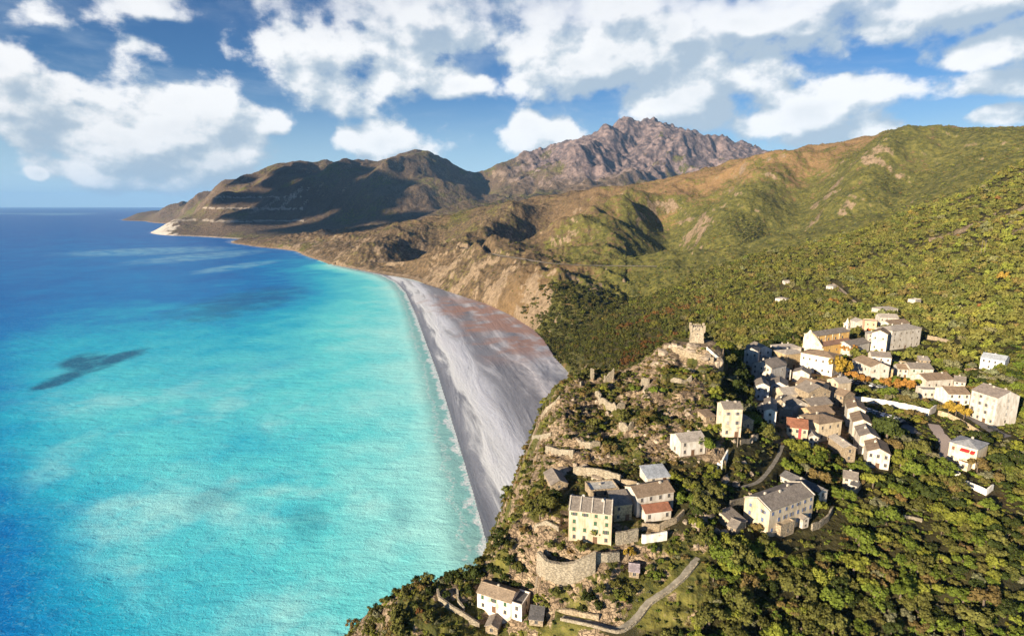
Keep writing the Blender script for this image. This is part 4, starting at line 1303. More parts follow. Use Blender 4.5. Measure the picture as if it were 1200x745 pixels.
def roof_mesh(kind, L, D, H, rise, ov=0.32, th=0.17):
    b = MB()
    if kind in ('gx', 'gy'):
        span, ln = (D, L) if kind == 'gx' else (L, D)
        s = span / 2 + ov
        e = rise * ov / (span / 2)
        poly = [(-s, H - e + 0.02), (0, H + rise + 0.02), (s, H - e + 0.02), (s, H - e + 0.02 + th), (0, H + rise + 0.02 + th * 1.12), (-s, H - e + 0.02 + th)]
        b.prism(poly, -ln / 2 - ov * 0.7, ln / 2 + ov * 0.7, 'x' if kind == 'gx' else 'y')
        # ridge course
        rp = [(-0.2, H + rise + th * 0.9), (0.2, H + rise + th * 0.9), (0.12, H + rise + th + 0.14), (-0.12, H + rise + th + 0.14)]
        b.prism(rp, -ln / 2 - ov * 0.72, ln / 2 + ov * 0.72, 'x' if kind == 'gx' else 'y')
    elif kind == 'hip':
        a, c = L / 2 + ov, D / 2 + ov
        r = max(0.0, (a - c)) if a > c else 0.0
        q = max(0.0, (c - a)) if c > a else 0.0
        v = [(-a, -c), (a, -c), (a, c), (-a, c)]
        n = 0
        b.v = [(x, y, H) for x, y in v] + [(x, y, H + th) for x, y in v] + [(-r, -q, H + rise + th), (r, q, H + rise + th)]
        b.f = [(3, 2, 1, 0), (0, 1, 5, 4), (1, 2, 6, 5), (2, 3, 7, 6), (3, 0, 4, 7)]
        if r >= q:
            b.f += [(4, 5, 9, 8), (5, 6, 9), (6, 7, 8, 9), (7, 4, 8)]
        else:
            b.f += [(4, 5, 8), (5, 6, 9, 8), (6, 7, 9), (7, 4, 8, 9)]
    elif kind == 'shed':
        s = D / 2 + ov
        poly = [(-s, H - rise * ov / D), (s, H + rise + rise * ov / D), (s, H + rise + rise * ov / D + th), (-s, H - rise * ov / D + th)]
        b.prism(poly, -L / 2 - ov * 0.7, L / 2 + ov * 0.7, 'x')
    return b


def house(d):
    L, D, H, kind = d['len'], d['D'], max(d['H'], 2.0), d['roof']
    rz = math.atan2(d['ex'].y, d['ex'].x)
    root = thing({'shed': 'garden_shed', 'hut': 'stone_hut', 'annex': 'house_annex', 'cabin': 'cabin', 'outbuilding': 'outbuilding'}.get(d['cat'], 'village_house'), d['label'], d['cat'], (d['c'].x, d['c'].y, d['z']), rz,
                 'houses of the hill village')
    span = D if kind == 'gx' else L if kind == 'gy' else D
    rise = d['rise'] or {'gx': 0.22, 'gy': 0.24, 'hip': 0.17, 'shed': 0.22, 'flat': 0}[kind] * (span if kind != 'hip' else min(L, D))
    stone = d['wall'] in (STONE, TAN)
    wm = plaster(d['wall'], stone)
    w = MB()
    base = -4.0
    if kind == 'gx':
        w.prism([(-D / 2, base), (D / 2, base), (D / 2, H), (0, H + rise), (-D / 2, H)], -L / 2, L / 2, 'x')
    elif kind == 'gy':
        w.prism([(-L / 2, base), (L / 2, base), (L / 2, H), (0, H + rise), (-L / 2, H)], -D / 2, D / 2, 'y')
    elif kind == 'shed':
        w.prism([(-D / 2, base), (D / 2, base), (D / 2, H + rise), (-D / 2, H)], -L / 2, L / 2, 'x')
    else:
        w.box(-L / 2, -D / 2, base, L / 2, D / 2, H)
    w.build('wall', wm, root)
    if kind == 'flat':
        p = MB()
        p.box(-L / 2 - 0.04, -D / 2 - 0.04, H, L / 2 + 0.04, -D / 2 + 0.25, H + 0.55)
        p.box(-L / 2 - 0.04, D / 2 - 0.25, H, L / 2 + 0.04, D / 2 + 0.04, H + 0.55)
        p.box(-L / 2 - 0.04, -D / 2 + 0.25, H, -L / 2 + 0.25, D / 2 - 0.25, H + 0.55)
        p.box(L / 2 - 0.25, -D / 2 + 0.25, H, L / 2 + 0.04, D / 2 - 0.25, H + 0.55)
        p.build('parapet', wm, root)
        t = MB()
        t.box(-L / 2 + 0.25, -D / 2 + 0.25, H, L / 2 - 0.25, D / 2 - 0.25, H + 0.12)
        rf = t.build('roof', roofing(d['rc']), root)
    else:
        rf = roof_mesh(kind, L, D, H, rise).build('roof', roofing(d['rc']), root)
    for k in range(d['ch']):
        f = (k + 0.5) / d['ch'] * 2 - 1 + _rr.uniform(-0.2, 0.2)
        if kind == 'gy':
            chimney(rf, -L * 0.10, f * D * 0.42, H + rise * 0.6, H + rise + 0.35)
        elif kind == 'gx':
            chimney(rf, f * L * 0.44, (-1) ** k * D * 0.07, H + rise * 0.65, H + rise + 0.35)
        else:
            chimney(rf, f * L * 0.3, D * 0.15, H + 0.1, H + rise + 0.45)
    dr = d['door'] and d['cols'] > 1
    rows_of_windows(root, 'F', L, D, H, d['rows'], d['cols'], d['sh'], d['arch'], dr)
    if d['R']:
        rows_of_windows(root, 'R', L, D, H, *d['R'], d['sh'])
    if d['L']:
        rows_of_windows(root, 'L', L, D, H, *d['L'], d['sh'])
    if dr:
        b = MB()
        b.box(-0.5, -0.05, 0, 0.5, 0.04, 2.05)
        b.box(-0.62, -0.03, 0, -0.5, 0.05, 2.15)
        b.box(0.5, -0.03, 0, 0.62, 0.05, 2.15)
        o = b.build('door', WOOD, root)
        c = d['cols'] // 2
        o.location = ((c + 0.5) / d['cols'] * L - L / 2, -D / 2 - 0.006, 0)
    d['root'], d['rise_'] = root, rise
    return root


for d in HS:
    house(d)
HS[0]['root']
# party-wall courses across the roof of the tall cream house, red stripe, awnings
def slope_strips(d, fr):
    rf = [c for c in d['root'].children if c.name.startswith('roof')][0]
    for f in fr:
        b = MB()
        x = f * d['len'] / 2
        s, r, H, D = d['D'] / 2, d['rise_'], d['H'], d['D']
        b.prism([(-s - 0.3, H - r * 0.3 / s + 0.16), (0, H + r + 0.18), (s + 0.3, H - r * 0.3 / s + 0.16), (s + 0.3, H - r * 0.3 / s + 0.42), (0, H + r + 0.46), (-s - 0.3, H - r * 0.3 / s + 0.42)], x - 0.16, x + 0.16, 'x')
        b.build('party_wall', plaster(GREY), rf)
slope_strips(HS[0], (-0.98, -0.48, 0.06, 0.6, 0.98))
for lab, off in (('long cream house', (-0.98, 0.98)),):
    slope_strips([h for h in HS if h['label'].startswith(lab)][0], off)
_h = [h for h in HS if 'red stripe' in h['label']][0]
b = MB()
b.box(_h['len'] * 0.06, -_h['D'] / 2 - 0.03, 0, _h['len'] * 0.2, -_h['D'] / 2 + 0.02, _h['H'] - 0.05)
b.build('painted_stripe', plain('red_paint', (0.28, 0.05, 0.06), 0.7), _h['root'])


def awning(d, x0, x1, z, out, col, face='F'):
    b = MB()
    y = -d['D'] / 2
    b.prism([(y - out, z - 0.5), (y - 0.02, z), (y - 0.02, z + 0.07), (y - out, z - 0.43)], x0, x1, 'x')
    b.box(x0, y - out - 0.03, z - 0.75, x1, y - out, z - 0.43)
    b.build('awning', plain('awning_cloth', col, 0.8), d['root'])
awning(vil, -0.5, 2.2, vil['H'] - 0.9, 1.6, (0.55, 0.03, 0.03))
awning(vil, 2.5, 3.8, vil['H'] - 0.9, 1.5, (0.50, 0.03, 0.03))
_h = [h for h in HS if 'orange awning' in h['label']][0]
awning(_h, -2.2, 2.2, 2.9, 1.5, (0.6, 0.12, 0.03))


# ------------------------------------------------------------------ the church
def church(d):
    L, D, H = d['len'], d['D'], d['H']
    rz = math.atan2(d['ex'].y, d['ex'].x)
    root = thing('village_church', 'ochre church with a long slate roof and a pale bell tower with spire', 'church', (d['c'].x, d['c'].y, d['z']), rz)
    oc, wh = plaster(OCHRE), plaster((0.70, 0.60, 0.46))
    nd = D * 0.62                      # nave depth, set back; the aisle stands in front
    yn = D / 2 - nd
    rise = 0.24 * nd
    w = MB()
    yc = D / 2 - nd / 2
    w.prism([(yn, -4), (D / 2, -4), (D / 2, H), (yc, H + rise), (yn, H)], -L / 2, L * 0.42, 'x')
    w.build('nave_wall', oc, root)
    r = MB()
    s = nd / 2 + 0.35
    e = rise * 0.35 / (nd / 2)
    r.prism([(yc - s, H - e), (yc, H + rise), (yc + s, H - e), (yc + s, H - e + 0.2), (yc, H + rise + 0.22), (yc - s, H - e + 0.2)], -L / 2 + 0.45, L * 0.42 + 0.2, 'x')
    r.build('roof', roofing(SLATE), root)
    a = MB()
    ha = H * 0.56
    a.prism([(-D / 2, -4), (yn - 0.01, -4), (yn - 0.01, ha + 1.2), (-D / 2, ha)], -L / 2 + 0.6, L * 0.36, 'x')
    a.build('aisle_wall', oc, root)
    r = MB()
    r.prism([(-D / 2 - 0.3, ha - 0.06), (yn - 0.02, ha + 1.22), (yn - 0.02, ha + 1.42), (-D / 2 - 0.3, ha + 0.14)], -L / 2 + 0.4, L * 0.36 + 0.2, 'x')
    r.build('aisle_roof', roofing((0.25, 0.15, 0.11)), root)
    # facade screen with a stepped pediment facing the square
    f = MB()
    f.prism([(-D / 2 - 0.2, -4), (D / 2 + 0.2, -4), (D / 2 + 0.2, H * 0.75), (D / 2 - 0.4, H + 0.1), (yc + 2.2, H + 0.4), (yc, H + rise + 1.5), (yc - 2.2, H + 0.4), (yn + 0.1, H), (-D / 2 - 0.2, ha + 0.4)], -L / 2 - 0.5, -L / 2 + 0.3, 'x')
    f.build('facade', wh, root)
    c = MB()
    for z, g in ((H * 0.6, 0.25), (H + 0.1, 0.3)):
        c.box(-L / 2 - 0.5 - g, -D / 2 - 0.1 if z < H else yn, z, -L / 2 - 0.501, D / 2, z + 0.3)
    c.build('cornice', wh, root)
    o = MB()
    o.box(-L / 2 - 0.56, yc - 0.9, 0, -L / 2 - 0.502, yc + 0.9, 3.0)
    o.build('door', WOOD, root)
    for i in range(4):
        window(root, Matrix.Translation((-L / 2 + L * (0.16 + 0.19 * i), yn - 0.006, H * 0.70)), 1.3, 1.0, None, False, True)
        b = MB()
        x = -L / 2 + L * (0.07 + 0.19 * i)
        b.box(x - 0.35, yn - 0.22, ha + 1.4, x + 0.35, yn - 0.011, H - 0.25)
        b.build('pilaster', wh, root)
    for i in range(3):
        window(root, Matrix.Translation((-L / 2 + L * (0.2 + 0.2 * i), -D / 2 - 0.006, ha * 0.45)), 0.9, 1.2)
    # bell tower at the far end
    tx, ty, tw = L * 0.46, D * 0.12, 1.45
    th = H + 4.6
    t = MB()
    t.box(tx - tw, ty - tw, -4, tx + tw, ty + tw, th)
    tower = t.build('bell_tower', wh, root)
    k = MB()
    for z in (H + 0.4, th - 0.12):
        k.box(tx - tw - 0.25, ty - tw - 0.25, z, tx + tw + 0.25, ty + tw + 0.25, z + 0.3)
    k.build('string_course', wh, tower)
    s = MB()
    n = 8
    rr, zb, zt = 1.25, th + 0.18, th + 3.6
    for i in range(n):
        a0, a1 = math.tau * i / n, math.tau * (i + 1) / n
        s.quad((tx + rr * math.cos(a0), ty + rr * math.sin(a0), zb), (tx + rr * math.cos(a1), ty + rr * math.sin(a1), zb), (tx + 0.5 * math.cos(a1), ty + 0.5 * math.sin(a1), zb + 1.8), (tx + 0.5 * math.cos(a0), ty + 0.5 * math.sin(a0), zb + 1.8))
        s.quad((tx + 0.5 * math.cos(a0), ty + 0.5 * math.sin(a0), zb + 1.8), (tx + 0.5 * math.cos(a1), ty + 0.5 * math.sin(a1), zb + 1.8), (tx, ty, zt))
    s.build('spire', plaster((0.66, 0.60, 0.50)), tower)
    for M in (Matrix.Translation((tx, ty - tw - 0.006, H + 1.3)), Matrix.Translation((tx - tw - 0.006, ty, H + 1.3)) @ Matrix.Rotation(R(-90), 4, 'Z'), Matrix.Translation((tx + tw + 0.006, ty, H + 1.3)) @ Matrix.Rotation(R(90), 4, 'Z')):
        window(tower, M, 0.8, 1.7, None, False, True).name = 'belfry_opening'
    d['root'] = root


church(CHURCH)


# ------------------------------------------------------------------ the square watch tower on the crag
def watch_tower():
    p = TOWER_AT
    root = thing('watch_tower', 'square grey stone watch tower with notched battlements on top of the crag', 'tower', (p.x, p.y + 2.5, p.z), R(-14))
    root.scale = (0.84, 0.84, 0.74)
    st = plaster((0.40, 0.345, 0.265), True)
    W, Ht = 3.5, 10.2
    b = MB()
    n = 10
    prev = None
    def ring(w, z):
        return [(-w, -w, z), (w, -w, z), (w, w, z), (-w, w, z)]
    zs = [(-5, W + 0.75), (0, W + 0.45), (2.2, W + 0.12), (8.3, W - 0.12), (8.32, W + 0.30), (Ht, W + 0.30)]
    for (z0, w0), (z1, w1) in zip(zs, zs[1:]):
        a, c = ring(w0, z0), ring(w1, z1)
        for i in range(4):
            b.quad(a[i], a[(i + 1) % 4], c[(i + 1) % 4], c[i])
    b.quad(*ring(W + 0.30, Ht))
    b.build('tower_wall', st, root)
    for sx in (-1, 1):
        for sy in (-1, 1):
            c = MB()
            cx, cy = sx * (W + 0.05), sy * (W + 0.05)
            c.box(cx - 0.65, cy - 0.65, 7.6, cx + 0.65, cy + 0.65, Ht + 1.5)
            c.box(cx - 0.5, cy - 0.5, 7.0, cx + 0.5, cy + 0.5, 7.6)
            c.build('corner_turret', st, root)
    m = MB()
    for k in range(4):
        M = Matrix.Rotation(R(90 * k), 4, 'Z')
        for x in (-1.75, -0.6, 0.6, 1.75):
            m.box(x - 0.38, -W - 0.29, Ht - 0.01, x + 0.38, -W + 0.15, Ht + 0.85, M)
    m.build('battlements', st, root)
    for k, x, z in ((0, 0.0, 5.4), (0, 0.9, 8.6), (0, -1.0, 8.6), (-1, 0.2, 5.6), (1, 0.0, 5.2)):
        window(root, Matrix.Rotation(R(90 * k), 4, 'Z') @ Matrix.Translation((x, -W - (0.02 if z < 8 else 0.31), z)), 0.6, 0.9)


watch_tower()


# ------------------------------------------------------------------ roads and paths laid on their benches
def ribbon(name, line, half, mat, lift=0.05):
    n = len(line)
    v, f = [], []
    for i, p in enumerate(line):
        a, b = Vector(line[max(i - 1, 0)]), Vector(line[min(i + 1, n - 1)])
        d = (b - a)
        d.z = 0
        d.normalize()
        s = Vector((-d.y, d.x, 0)) * half * (1 + 0.32 * (_rr.random() - 0.5))
        for q in (-1.0, -0.5, 0.0, 0.5, 1.0):
            w = Vector(p) + s * q
            z = max(p[2], float(ground(w.x, w.y))) if abs(q) < 1 else p[2]
            v.append((w.x, w.y, max(z, p[2]) + lift - (0.5 if abs(q) == 1 else 0) * 0))
    for i in range(n - 1):
        for k in range(4):
            a = i * 5 + k
            f.append((a, a + 1, a + 6, a + 5))
    me = bpy.data.meshes.new(name)
    me.from_pydata(v, [], f)
    me.materials.append(mat)
    return link(name, me, 'structure')


ASPH = plain('worn_asphalt', (0.135, 0.125, 0.125), 0.9, 0.2, 0, 0.25, 0.6)
CONC = plain('path_concrete', (0.20, 0.183, 0.152), 0.9, 0.2, 0, 0.3, 0.8)
DIRT = plain('dirt_track', (0.42, 0.33, 0.23), 0.95, 0.1, 0, 0.3, 0.4)
for rn, (hw, ln) in ROADS.items():
    ribbon(rn, ln, hw, {'village_road': ASPH, 'lower_road': ASPH, 'driveway': plain('drive_gravel', (0.34, 0.28, 0.25), 0.95, 0.1), 'footpath': CONC, 'hill_path': CONC, 'dirt_track': DIRT, 'coast_road': plain('coast_asphalt', (0.33, 0.28, 0.22), 0.95, 0.1, 0, 0.3, 0.05), 'none': DIRT}[rn], 0.12 if hw < 4 else 0.6)


# ------------------------------------------------------------------ retaining walls, parapets, ruins
WALLS = []


def wall_along(name, label, cat, line, h, th, mat, rough=0.12, sink=1.5, group=None, jag=0.0, step=1.2):
    """a free-standing or retaining wall along ground points; h: height or heights at both ends"""
    pts = []
    for a, b in zip(line, line[1:]):
        a, b = Vector(a), Vector(b)
        k = max(1, int((b - a).length / step))
        pts += [a + (b - a) * i / k for i in range(k)]
    pts.append(Vector(line[-1]))
    n = len(pts)
    hh = h if isinstance(h, (tuple, list)) else (h, h)
    b = MB()
    org = pts[n // 2].copy()
    org.z = min(p.z for p in pts)
    r = random.Random(hash(label) % 1000 if False else len(WALLS) * 7 + 1)
    for i, p in enumerate(pts):
        d = pts[min(i + 1, n - 1)] - pts[max(i - 1, 0)]
        d.z = 0
        d.normalize()
        s = Vector((-d.y, d.x, 0)) * th / 2
        t = p.z + hh[0] + (hh[1] - hh[0]) * i / max(n - 1, 1) + r.uniform(-1, 1) * rough - (r.random() ** 2) * jag
        for q, z in ((-1, p.z - sink), (1, p.z - sink), (1, t), (-1, t)):
            w = p + s * q * (1.25 if z < t and h else 1)
            b.v.append((w.x - org.x, w.y - org.y, z - org.z))
    for i in range(n - 1):
        for k in range(4):
            a, c = i * 4 + k, i * 4 + (k + 1) % 4
            b.f.append((a, c, c + 4, a + 4))
    b.f += [(3, 2, 1, 0), tuple((n - 1) * 4 + k for k in range(4))]
    o = b.build(name, mat)
    o.location = org
    WALLS.append([(p.x, p.y) for p in pts])
    return tag(o, label, cat, group)


PST = plaster((0.33, 0.29, 0.225), True)
STW = plaster((0.36, 0.295, 0.21), True)
WHW = plaster((0.74, 0.71, 0.66))
GW = 'retaining walls of the terraces'
for lab, pts, h, th, mat in [
    ('big curved pale wall holding the garden of the tall cream house', [(631, 664), (641, 676), (656, 680), (672, 679), (690, 671), (697, 667)], (5.2, 5.6), 1.2, PST),
    ('stone wall directly under the tall cream house', [(697, 656), (711, 657), (725, 656)], 2.6, 0.7, PST),
    ('broad stone wall between the tall cream house and the red roofed annex', [(721, 636), (734, 635), (747, 632)], (3.4, 3.6), 0.7, PST),
    ('white plastered wall below the red roofed annex', [(752, 636), (766, 634.5), (781, 632)], 2.6, 0.5, WHW),
    ('terrace wall along the front of the red roofed annex', [(752, 619), (772, 620), (792, 612), (801, 603)], 1.8, 0.5, STW),
    ('curved pale terrace wall behind the low flat roofed building', [(672, 556), (690, 557), (708, 560), (727, 566)], 3.0, 0.6, PST),
    ('short rubble wall beside the pale curved terrace', [(728, 568), (746, 571)], 2.2, 0.6, STW),
    ('low seaward wall around the garden at the cliff edge', [(626, 620), (640, 614), (655, 622)], 1.4, 0.5, PST),
    ('zigzag garden wall left of the seaward white house', [(513, 694), (515, 704), (532, 716), (546, 724), (562, 734)], 1.5, 0.6, PST),
    ('short curved wall inside the seaward garden', [(536, 694), (537, 706), (544, 716)], 1.2, 0.5, PST),
    ('pale cliff top wall with a gap on the beach side', [(634, 490), (640, 481), (650, 474), (656, 467)], 1.6, 0.6, PST),
    ('stepped wall along the hillside fields above the sea', [(624, 513), (634, 513), (646, 510)], 1.4, 0.6, PST),
    ('wall of the empty terrace above the cliff edge house', [(640, 527), (655, 532), (672, 533)], 2.0, 0.6, PST),
    ('platform wall in front of the watch tower', [(778, 409), (792, 413), (806, 417), (822, 421), (836, 424)], 2.2, 0.6, STW),
    ('stair wall leading up to the watch tower', [(845, 424), (836, 416), (828, 409)], 1.2, 0.5, WHW),
    ('long white wall between the village road and the lower car park', [(990, 468), (1010, 470), (1036, 474), (1060, 479), (1088, 487), (1096, 482)], (2.0, 3.2), 0.5, WHW),
    ('tan wall of the road bend below the orange plane trees', [(1099, 486), (1112, 490), (1126, 497), (1144, 508), (1160, 520)], 2.2, 0.5, plaster((0.52, 0.41, 0.27), True)),
    ('pale garden wall curving in front of the villa', [(1102, 543), (1112, 552), (1124, 560)], 2.0, 0.4, WHW),
    ('white angular wall below the lawn of the villa', [(1126, 568), (1140, 573), (1155, 580), (1163, 574)], 2.2, 0.4, WHW),
    ('round terrace wall under the small white cottage', [(990, 578), (996, 582), (1003, 579), (1008, 572)], 2.2, 0.5, PST),
    ('long terrace wall under the great white house', [(1040, 424), (1060, 427), (1080, 432), (1096, 437)], 2.0, 0.6, STW),
    ('high garden wall right of the green windowed house', [(1092, 446), (1104, 449), (1116, 451)], 3.0, 0.5, plaster((0.62, 0.50, 0.34))),
    ('stone wall of the high terrace near the white hut', [(1084, 397), (1098, 399), (1112, 403)], 2.6, 0.6, STW),
    ('short brick coloured wall beside the pale blue house', [(1130, 437), (1137, 436), (1144, 437)], 2.4, 0.6, plaster((0.46, 0.33, 0.22), True)),
    ('stone garden wall in front of the lone three storey house', [(867, 520), (878, 519), (888, 513)], 1.6, 0.5, STW),
    ('white broken wall beside the fig tree', [(840, 547), (846, 545), (852, 537)], (1.6, 3.4), 0.5, WHW),
    ('curved rubble wall above the ravine path', [(855, 594), (868, 592), (880, 588), (893, 590)], 2.4, 0.6, PST),
    ('wall of the round stone courtyard east of the long house', [(951, 621), (960, 618), (970, 610), (975, 600)], 2.2, 0.5, PST),
    ('low wall along the terraced field with brown soil', [(1058, 606), (1070, 608), (1080, 611)], 1.0, 0.5, PST),
    ('low bank wall along the footpath bottom', [(640, 722), (662, 718), (684, 722), (702, 726)], 1.4, 0.6, STW),
]:
    wall_along('retaining_wall', lab, 'wall', line_px(pts), h, th, mat, group=GW)
# parapet of the footpath
_fp = ROADS['footpath'][1]
_off = []
for i in range(0, len(_fp) - 1, 2):
    d = (Vector(_fp[i + 1]) - Vector(_fp[i]))
    d.z = 0
    d.normalize()
    _off.append((_fp[i][0] - d.y * -1.25, _fp[i][1] + d.x * -1.25, _fp[i][2]))
wall_along('path_parapet', 'low stone parapet along the outer edge of the pale footpath', 'wall', _off, 0.75, 0.35, PST, 0.05)
GRU = 'ruined walls on the crag'
for lab, pts, h, jag in [
    ('thin standing ruin like a tooth on the skyline of the crag', [(692.5, 442), (695, 442.5)], 4.6, 1.0),
    ('broken ruin corner with two arms on the crag skyline', [(708, 447), (714, 446), (719, 443)], (3.2, 5.2), 1.6),
    ('wide pale ruin front with a gap below the skyline ruins', [(702, 470), (712, 478), (722, 480), (732, 479)], 3.2, 1.6),
    ('pale ruin slab under the skyline ruins', [(698, 463), (705, 468)], 3.0, 1.4),
    ('low grey ruin beside the tooth of stone', [(680, 452), (684, 451)], 2.0, 0.8),
    ('squat ruin stump in the middle of the crag', [(752, 450), (760, 451)], 3.0, 1.2),
    ('long ruined wall below the watch tower', [(786, 447), (798, 449), (810, 446)], 2.4, 1.2),
    ('pale ruin wall on the shaded side of the crag', [(800, 436), (812, 436)], 2.0, 1.0),
    ('broken wall end among the olive shrubs of the crag', [(726, 500), (736, 503), (742, 500)], 2.4, 1.4),
    ('old terrace ruin above the curved pale wall', [(680, 520), (692, 524), (703, 522)], 2.2, 1.2)]:
    wall_along('ruined_wall', lab, 'ruin', line_px(pts), h, 0.8, PST, 0.3, 1.5, GRU, jag)


# ------------------------------------------------------------------ cars
_cm = {}


def car_parts(col):
    if 'mesh' not in _cm:
        body = [(-2.05, 0.32), (-2.1, 0.75), (-1.95, 0.92), (-1.2, 0.98), (0.9, 0.96), (1.95, 0.78), (2.08, 0.55), (2.05, 0.32)]
        cab = [(-1.85, 0.93), (-1.45, 1.42), (0.05, 1.45), (0.85, 0.93)]
        b = MB()
        b.prism(body, -0.84, 0.84, 'y')
        g = MB()
        g.prism(cab, -0.74, 0.74, 'y')
        r = MB()
        r.prism([(-1.46, 1.41), (-1.36, 1.5), (0.0, 1.52), (0.1, 1.44)], -0.72, 0.72, 'y')
        w = MB()
        w.tube([(0, -0.12, 0), (0, 0.12, 0)], 0.33, 0.33, 12)
        _cm['mesh'] = (b, g.mesh('cabin_glass', GLASS), r, w.mesh('wheel', plain('tyre_rubber', (0.02, 0.02, 0.02), 0.8)))
    if col not in _cm:
        pm = plain('car_paint', col, 0.3, 0.5, 0, 0.05)
        _cm[col] = (_cm['mesh'][0].mesh('body', pm), _cm['mesh'][2].mesh('roof_panel', pm))
    return _cm[col]


def car(label, p, rz, col):
    o = thing('parked_car', label, 'car', p, rz, 'cars parked in the village')
    bm_, rm = car_parts(col)
    link('body', bm_, None, o)
    link('cabin_glass', _cm['mesh'][1], None, o)
    link('roof_panel', rm, None, o)
    for x in (-1.3, 1.3):
        for y in (-0.8, 0.8):
            w = link('wheel', _cm['mesh'][3], None, o)
            w.location = (x, y, 0.33)


CCOL = [((0.62, 0.62, 0.62), 'white'), ((0.03, 0.03, 0.035), 'black'), ((0.25, 0.26, 0.28), 'grey'), ((0.62, 0.62, 0.62), 'white'), ((0.04, 0.06, 0.14), 'dark blue'), ((0.3, 0.31, 0.32), 'silver')]
ORD = ['first', 'second', 'third', 'fourth', 'fifth', 'sixth', 'seventh', 'eighth', 'ninth', 'tenth', 'eleventh', 'twelfth', 'thirteenth', 'fourteenth']


def car_row(road, k0, k1, n, side, gap, turn, text):
    ln = ROADS[road][1]
    seg = [Vector(p) for p in ln]
    cum = [0]
    for a, b in zip(seg, seg[1:]):
        cum.append(cum[-1] + (b - a).length)
    tot = cum[-1]
    for i in range(n):
        s = (k0 + (k1 - k0) * i / max(n - 1, 1)) * tot
        j = max(k for k in range(len(cum) - 1) if cum[k] <= s)
        f = (s - cum[j]) / (cum[j + 1] - cum[j])
        p = seg[j] + (seg[j + 1] - seg[j]) * f
        d = (seg[j + 1] - seg[j])
        d.z = 0
        d.normalize()
        q = p + Vector((-d.y, d.x, 0)) * side * gap
        c, cn = CCOL[(i * 5 + n) % len(CCOL)]
        car(text.format(c=cn, o=ORD[i]), (q.x, q.y, p.z + 0.13), math.atan2(d.y, d.x) + R(turn), c)


car_row('village_road', 0.13, 0.48, 13, 1, 1.2, 70, '{c} car, {o} from the church end of the upper parking row')
car_row('lower_road', 0.42, 0.83, 9, 1, 1.0, 78, '{c} car, {o} from the lane end of the lower parking row')
car_row('village_road', 0.62, 0.66, 1, -1, 1.2, 0, '{c} car alone on the road above the tan bend wall')
car_row('village_road', 0.93, 0.95, 1, 1, 0.6, 10, '{c} car parked at the foot of the big white block')


# ------------------------------------------------------------------ people on the shingle, poles, the wooden frame
def person(label, p, face, shirt, legs):
    root = thing('person', label, 'person', p, face, 'walkers on the beach')
    me = bpy.data.meshes.new('body')
    v = [(0, 0, .93), (0, 0, 1.15), (0, 0, 1.40), (0, 0, 1.52), (0, .02, 1.66), (.19, 0, 1.40), (.25, .02, 1.14), (.24, .12, .92), (-.19, 0, 1.40), (-.26, .0, 1.14), (-.25, -.06, .90),
         (.10, 0, .90), (.12, .14, .50), (.12, .10, .06), (.12, .24, .03), (-.10, 0, .90), (-.11, -.10, .48), (-.11, -.22, .07), (-.11, -.10, .03)]
    e = [(0, 1), (1, 2), (2, 3), (3, 4), (2, 5), (5, 6), (6, 7), (2, 8), (8, 9), (9, 10), (0, 11), (11, 12), (12, 13), (13, 14), (0, 15), (15, 16), (16, 17), (17, 18)]
    rad = [.15, .14, .15, .06, .11, .075, .05, .04, .075, .05, .04, .095, .065, .045, .035, .095, .065, .045, .035]
    me.from_pydata(v, e, [])
    o = link('body', me, None, root)
    md = o.modifiers.new('skin', 'SKIN')
    for i, r in enumerate(rad):
        me.skin_vertices[0].data[i].radius = (r, r)
    me.skin_vertices[0].data[0].use_root = True
    o.modifiers.new('round', 'SUBSURF').render_levels = 1
    m, N = new_mat('clothed_figure')
    z = N.n('ShaderNodeSeparateXYZ')
    N.put(z.inputs[0], N.n('ShaderNodeTexCoord').outputs['Object'])
    c = N.mix(N.math('GREATER_THAN', z.outputs[2], 0.92), legs, shirt)
    c = N.mix(N.math('GREATER_THAN', z.outputs[2], 1.47), c, (0.42, 0.26, 0.18))
    N.principled(c, 0.8)
    me.materials.append(m)
    h = MB()
    h.tube([(0, -.01, 1.70), (0, -.01, 1.76), (0, 0, 1.80)], .115, .05, 8)
    h.build('hair', plain('dark_hair', (0.03, 0.02, 0.015), 0.7), root, True)


for (px, py, lab, sh, lg, f) in [
    (511, 402, 'person in dark clothes walking alone far along the shingle', (0.03, 0.03, 0.04), (0.03, 0.03, 0.05), 0.4),
    (516.5, 416, 'person in a brown jacket, first of the two walking together', (0.16, 0.08, 0.05), (0.04, 0.05, 0.09), 0.2),
    (516.5, 422, 'person in a white top, second of the two walking together', (0.7, 0.7, 0.7), (0.03, 0.03, 0.04), 2.8),
    (533, 466, 'person in a white shirt near the middle of the beach edge', (0.75, 0.74, 0.72), (0.05, 0.05, 0.06), 1.2),
    (535, 467, 'person in a black coat beside the walker in white', (0.025, 0.025, 0.03), (0.03, 0.03, 0.04), 2.0)]:
    h = raw_hit(px, py)
    person(lab, (h.x, h.y, float(ground(h.x, h.y)) - 0.01), f, sh, lg)


def pole(label, px, py, h, name='utility_pole', arms=1):
    p = raw_hit(px, py)
    root = thing(name, label, 'pole', (p.x, p.y, p.z), 0.4)
    b = MB()
    b.tube([(0, 0, -1), (0, 0, h * 0.5), (0, 0, h)], 0.17, 0.11, 8)
    b.build('shaft', plain('pole_wood', (0.20, 0.17, 0.14), 0.85), root)
    for k in range(arms):
        a = MB()
        a.box(-1.0, -0.06, h - 0.6 - k * 0.8, 1.0, 0.06, h - 0.46 - k * 0.8)
        for x in (-0.85, 0.0, 0.85):
            a.box(x - 0.05, -0.05, h - 0.46 - k * 0.8, x + 0.05, 0.05, h - 0.25 - k * 0.8)
        a.build('crossarm', plain('pole_iron', (0.2, 0.2, 0.2), 0.6), root)


